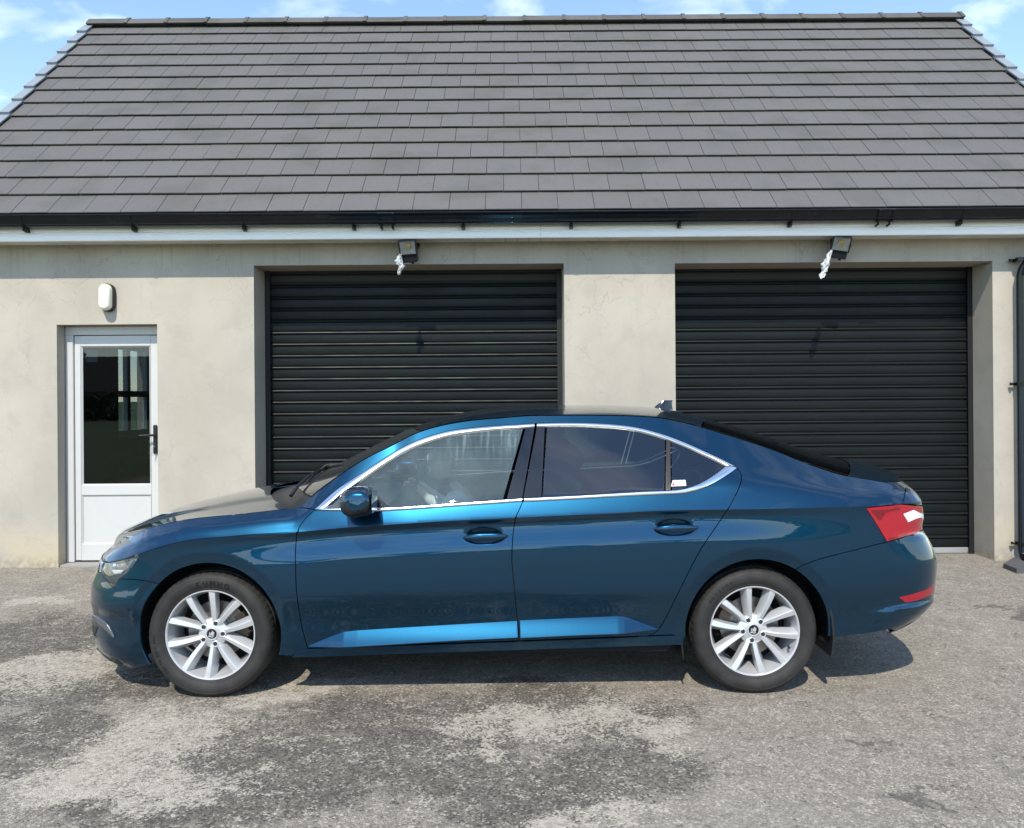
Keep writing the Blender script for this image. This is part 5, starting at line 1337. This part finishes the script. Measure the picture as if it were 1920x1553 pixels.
# ---- cabin
def ybox(m, x0, x1, w0, w1, z0, z1, bev=.03, rot=None): m.box(x0, x1, YC-w1, YC-w0, z0, z1, rot, bev)
for sgn in (-1, 1):
    st = empty('front_seat', (0, 0, 0), parent=car); wc_ = .37*sgn
    m = MB(); ybox(m, -.42, .12, wc_-.24, wc_+.24, .40, .56, .05); m.build('seat_cushion', M['seat'], st, True, 40, CO)
    m = MB(); secs = []
    for f in np.linspace(0, 1, 7):
        x = .10+.24*f; z = .52+.56*f; hw = .25-.06*f*f; th = .075-.02*f
        secs.append([(x-th, YC-wc_-hw*.9, z), (x-th*.7, YC-wc_-hw, z), (x+th, YC-wc_-hw*.9, z), (x+th, YC-wc_+hw*.9, z), (x-th*.7, YC-wc_+hw, z), (x-th, YC-wc_+hw*.9, z)])
    m.loft(secs); m.build('seat_back', M['seat'], st, True, 40, CO)
    m = MB(); ybox(m, .30, .40, wc_-.13, wc_+.13, 1.12, 1.28, .04); m.tube([(.34, YC-wc_-.06, 1.05), (.35, YC-wc_-.06, 1.15)], .008, 6); m.tube([(.34, YC-wc_+.06, 1.05), (.35, YC-wc_+.06, 1.15)], .008, 6); m.build('headrest', M['seat'], st, True, 40, CO)
st = empty('rear_seat', (0, 0, 0), parent=car)
m = MB(); ybox(m, .62, 1.10, -.62, .62, .42, .58, .05); m.build('seat_cushion', M['seat'], st, True, 40, CO)
m = MB(); secs = []
for f in np.linspace(0, 1, 5):
    x = 1.06+.24*f; z = .54+.52*f; secs.append([(x-.07, YC-.63, z), (x+.07, YC-.63, z), (x+.07, YC+.63, z), (x-.07, YC+.63, z)])
m.loft(secs); m.build('seat_back', M['seat'], st, True, 40, CO)
for wc_ in (-.38, .38):
    m = MB(); ybox(m, 1.26, 1.34, wc_-.13, wc_+.13, 1.07, 1.20, .03); m.build('headrest', M['seat'], st, True, 40, CO)
m = MB(); ybox(m, 1.32, 1.95, -.62, .62, 1.0, 1.03, .01); m.build('parcel_shelf', M['cabin'], car, True, 40, CO)
m = MB(); secs = []
for w_ in np.linspace(-.72, .72, 13):
    hump = .035*math.exp(-((w_+.37)/.2)**2)
    secs.append([(-1.18, YC-w_, .90), (-1.02, YC-w_, .955), (-.82, YC-w_, .965+hump), (-.74, YC-w_, .93+hump), (-.76, YC-w_, .82), (-.70, YC-w_, .70), (-.80, YC-w_, .48), (-1.18, YC-w_, .45)])
m.loft(secs); m.build('dashboard', M['cabin'], car, True, 35, CO)
m = MB(); ybox(m, -.74, .25, -.11, .11, .40, .62, .03); m.build('centre_console', M['cabin'], car, True, 40, CO)
sw = empty('steering_wheel', (0, 0, 0), parent=car)
scx, scy, scz = -.640, YC+.37, .975; tl_ = R(24)
ring = []
for i in range(33):
    a = 2*math.pi*i/32; yy = .185*math.cos(a); zz = .185*math.sin(a); ring.append((scx+zz*math.sin(tl_), scy+yy, scz+zz*math.cos(tl_)))
m = MB(); m.tube(ring, .016, 10, False); m.build('wheel_rim', M['cabin'], sw, True, None, CO)
m = MB(); 
for a in (0, 180, 270):
    yy, zz = math.cos(R(a)), math.sin(R(a)); m.tube([(scx-.03, scy, scz-.01), (scx-.012+zz*.1*math.sin(tl_), scy+yy*.1, scz+zz*.1*math.cos(tl_)), (scx+zz*.178*math.sin(tl_), scy+yy*.178, scz+zz*.178*math.cos(tl_))], [.022, .016, .012], 8)
m.tube([(scx-.02, scy, scz-.008), (scx-.15, scy, scz-.07)], [.05, .04], 12); m.build('wheel_spokes', M['cabin'], sw, True, 40, CO)
m = MB(); ybox(m, -.66, -.62, -.10, .10, 1.255, 1.315, .015); m.tube([(-.64, YC, 1.30), (-.67, YC, 1.36)], .012, 8); m.build('interior_mirror', M['plastic'], car, True, 40, CO)
# inner door cards
card = np.array([[-1.0, .30], [.78, .30], [.86, .60], [1.05, .80], [1.2, .98], [.9, 1.0], [-.6, .94], [-1.0, .91]])
emit('door_card', [patch(card, .06, -.055, 0, 0, False)], M['cabin'], car)
# ------------------------------------------------------------------ child leaning over the steering wheel
def skin_body(name, joints, bones, radii, mat, parent, sub=2, root=0):
    me = bpy.data.meshes.new(name); me.from_pydata(joints, bones, []); ob = bpy.data.objects.new(name, me); COL.objects.link(ob)
    sk = ob.modifiers.new('skin', 'SKIN'); sk.use_smooth_shade = True
    for i, r in enumerate(radii):
        me.skin_vertices[0].data[i].radius = (r, r) if not hasattr(r, '__len__') else r
    me.skin_vertices[0].data[root].use_root = True
    ss = ob.modifiers.new('sub', 'SUBSURF'); ss.levels = sub; ss.render_levels = sub
    bpy.context.view_layer.update()
    dg = bpy.context.evaluated_depsgraph_get(); m2 = bpy.data.meshes.new_from_object(ob.evaluated_get(dg))
    ob.modifiers.clear(); ob.data = m2; m2.name = name; m2.materials.clear(); m2.materials.append(mat)
    for p in m2.polygons: p.use_smooth = True
    if parent is not None: ob.parent = parent
    return ob
PX, PY = -.30, YC+.36
per = empty('person', (PX, PY, .56), 'small fair-haired child in a pale top holding the steering wheel inside the car', 'child')
def L(x, y, z): return (x, y, z-.56)
# local coordinates: x forward is negative, y across, z up (above the seat)
J = [L(.05, 0, .64), L(.03, 0, .74), L(-.02, 0, .86), L(-.07, 0, .945), L(-.12, 0, 1.0),            # pelvis, belly, chest, neck base, neck
     L(-.06, -.105, .90), L(-.17, -.15, .83), L(-.31, -.125, .955), L(-.362, -.105, .988),                # near arm: shoulder, elbow, wrist, palm
     L(-.06, .105, .90), L(-.17, .15, .83), L(-.31, .125, .955), L(-.362, .105, .988),
     L(.02, -.07, .62), L(-.20, -.09, .63), L(-.12, -.09, .62), L(.02, .07, .62), L(-.20, .09, .63), L(-.12, .09, .62)]
B = [(0, 1), (1, 2), (2, 3), (3, 4), (2, 5), (5, 6), (6, 7), (7, 8), (2, 9), (9, 10), (10, 11), (11, 12), (0, 13), (13, 15), (15, 14), (0, 16), (16, 18), (18, 17)]
Rr = [(.10, .085), (.095, .08), (.09, .075), (.042, .042), (.036, .036), .048, .034, .023, .020, .048, .034, .023, .020, .062, .045, .055, .062, .045, .055]
body = skin_body('body', J, B, Rr, M['skin'], per)
# clothing: pale top as its own closer-fitting shell, trousers
skin_body('top', [L(.05, 0, .66), L(.03, 0, .74), L(-.02, 0, .86), L(-.06, 0, .915), L(-.06, -.105, .90), L(-.17, -.15, .83), L(-.272, -.134, .921), L(-.06, .105, .90), L(-.17, .15, .83), L(-.272, .134, .921)],
          [(0, 1), (1, 2), (2, 3), (2, 4), (4, 5), (5, 6), (2, 7), (7, 8), (8, 9)], [(.112, .098), (.107, .092), (.102, .086), .05, .062, .046, .034, .062, .046, .034], M['cotton'], per)
skin_body('trousers', [L(.05, 0, .63), L(.02, -.07, .62), L(-.12, -.09, .62), L(-.19, -.09, .63), L(.02, .07, .62), L(-.12, .09, .62), L(-.19, .09, .63)], [(0, 1), (1, 2), (2, 3), (0, 4), (4, 5), (5, 6)], [(.11, .09), .07, .062, .054, .07, .062, .054], M['trousers'], per)
# hands: five fingers closing round the rim of the wheel
for s in (-1, 1):
    p = Vector(L(-.362, s*.105, .988))
    jj = [tuple(p), tuple(p+Vector((-.018, 0, .006)))]; bb = [(0, 1)]; rr = [.020, .020]
    for k, (dy, ln) in enumerate(((-.018, .036), (-.006, .042), (.006, .040), (.018, .032))):
        b0 = p+Vector((-.022, dy, .012)); b1 = b0+Vector((-.022, 0, .010))*(ln/.04); b2 = b1+Vector((-.008, 0, -.020))*(ln/.04); b3 = b2+Vector((.012, 0, -.012))*(ln/.04)
        i = len(jj); jj += [tuple(b0), tuple(b1), tuple(b2), tuple(b3)]; bb += [(1, i), (i, i+1), (i+1, i+2), (i+2, i+3)]; rr += [.0075, .0068, .006, .005]
    b0 = p+Vector((-.006, -s*.020, .004)); i = len(jj); jj += [tuple(b0), tuple(b0+Vector((-.016, -s*.010, .004))), tuple(b0+Vector((-.030, -s*.008, -.006)))]; bb += [(0, i), (i, i+1), (i+1, i+2)]; rr += [.009, .0075, .006]
    skin_body('hand', jj, bb, rr, M['skin'], per, 2)
# head: profile-shaped, looking down at the wheel
hc = Vector(L(-.185, 0, 1.112)); pitch = R(24)
def head_pt(th, ph):
    """th from the crown down, ph round (0 = face)"""
    x, y, z = math.sin(th)*math.cos(ph), math.sin(th)*math.sin(ph), math.cos(th)
    r = .088; X = x*.098; Y = y*.080; Z = z*.102
    if x > 0 and z < .1: X *= 1-.10*max(0, -z)                # lower face
    if z < -.3: Y *= 1-.30*(-z-.3); 
    if x < 0 and z < -.2: X *= 1-.45*(-z-.2)                   # nape
    f = max(0, math.cos(ph))
    X += .020*math.exp(-((z+.28)/.14)**2-(y/.16)**2)*(x > 0)    # nose
    X -= .010*math.exp(-((z+.02)/.12)**2-((abs(y)-.36)/.16)**2)*(x > 0)   # eye sockets
    X += .007*math.exp(-((z+.62)/.10)**2-(y/.22)**2)*(x > 0)    # lips
    X -= .004*math.exp(-((z+.60)/.025)**2-(y/.22)**2)*(x > 0)
    X += .008*math.exp(-((z+.88)/.12)**2-(y/.25)**2)*(x > 0)    # chin
    return Vector((-X, Y, Z))
def hrot(v): return hc+Matrix.Rotation(-pitch, 3, 'Y') @ v
def shell_mesh(name, fn, nth, nph, mat, parent, keep=None):
    V = []; F = []
    for i in range(nth+1):
        for j in range(nph): V.append(fn(math.pi*(i/nth), 2*math.pi*j/nph))
    for i in range(nth):
        for j in range(nph):
            f = (i*nph+j, i*nph+(j+1) % nph, (i+1)*nph+(j+1) % nph, (i+1)*nph+j)
            if keep is None or all(keep(math.pi*(k//nph)/nth, 2*math.pi*(k % nph)/nph) for k in f): F.append(f)
    return mesh(name, V, F, mat, parent, True)
head = shell_mesh('head', lambda a, b: hrot(head_pt(a, b)), 34, 44, M['skin'], per)
def hairfn(a, b):
    v = head_pt(a, b); k = 1.07+.02*math.sin(9*b)*math.sin(7*a); return hrot(Vector((v.x*k, v.y*k*1.02, v.z*1.06+.002)))
shell_mesh('hair', hairfn, 34, 44, M['hair'], per, lambda a, b: a < (.95+.85*(1-math.cos(b))/2+.12*math.sin(5*b)*0))
for s in (-1, 1):
    V = []; F = []
    for i in range(9):
        q = 2*math.pi*i/9; V.append(hrot(Vector((.006+.017*math.cos(q), s*(.078+.012), -.012+.027*math.sin(q))))); V.append(hrot(Vector((.002+.011*math.cos(q), s*.072, -.012+.02*math.sin(q)))))
    for i in range(9): F.append((2*i, 2*((i+1) % 9), 2*((i+1) % 9)+1, 2*i+1))
    F.append(tuple(2*i for i in range(9))); mesh('ear', V, F, M['skin'], head, True)
    b = MB(); c = Vector((-.083, s*.030, .002))
    vv, ff = [], []
    for i in range(7):
        for j in range(10):
            a, q = math.pi*i/6, 2*math.pi*j/10; vv.append(hrot(c+Vector((math.sin(a)*math.cos(q), math.sin(a)*math.sin(q), math.cos(a)))*.0075))
    for i in range(6):
        for j in range(10): ff.append((i*10+j, i*10+(j+1) % 10, (i+1)*10+(j+1) % 10, (i+1)*10+j))
    mesh('eye', vv, ff, M['eye'], head, True)
bpy.context.view_layer.update()
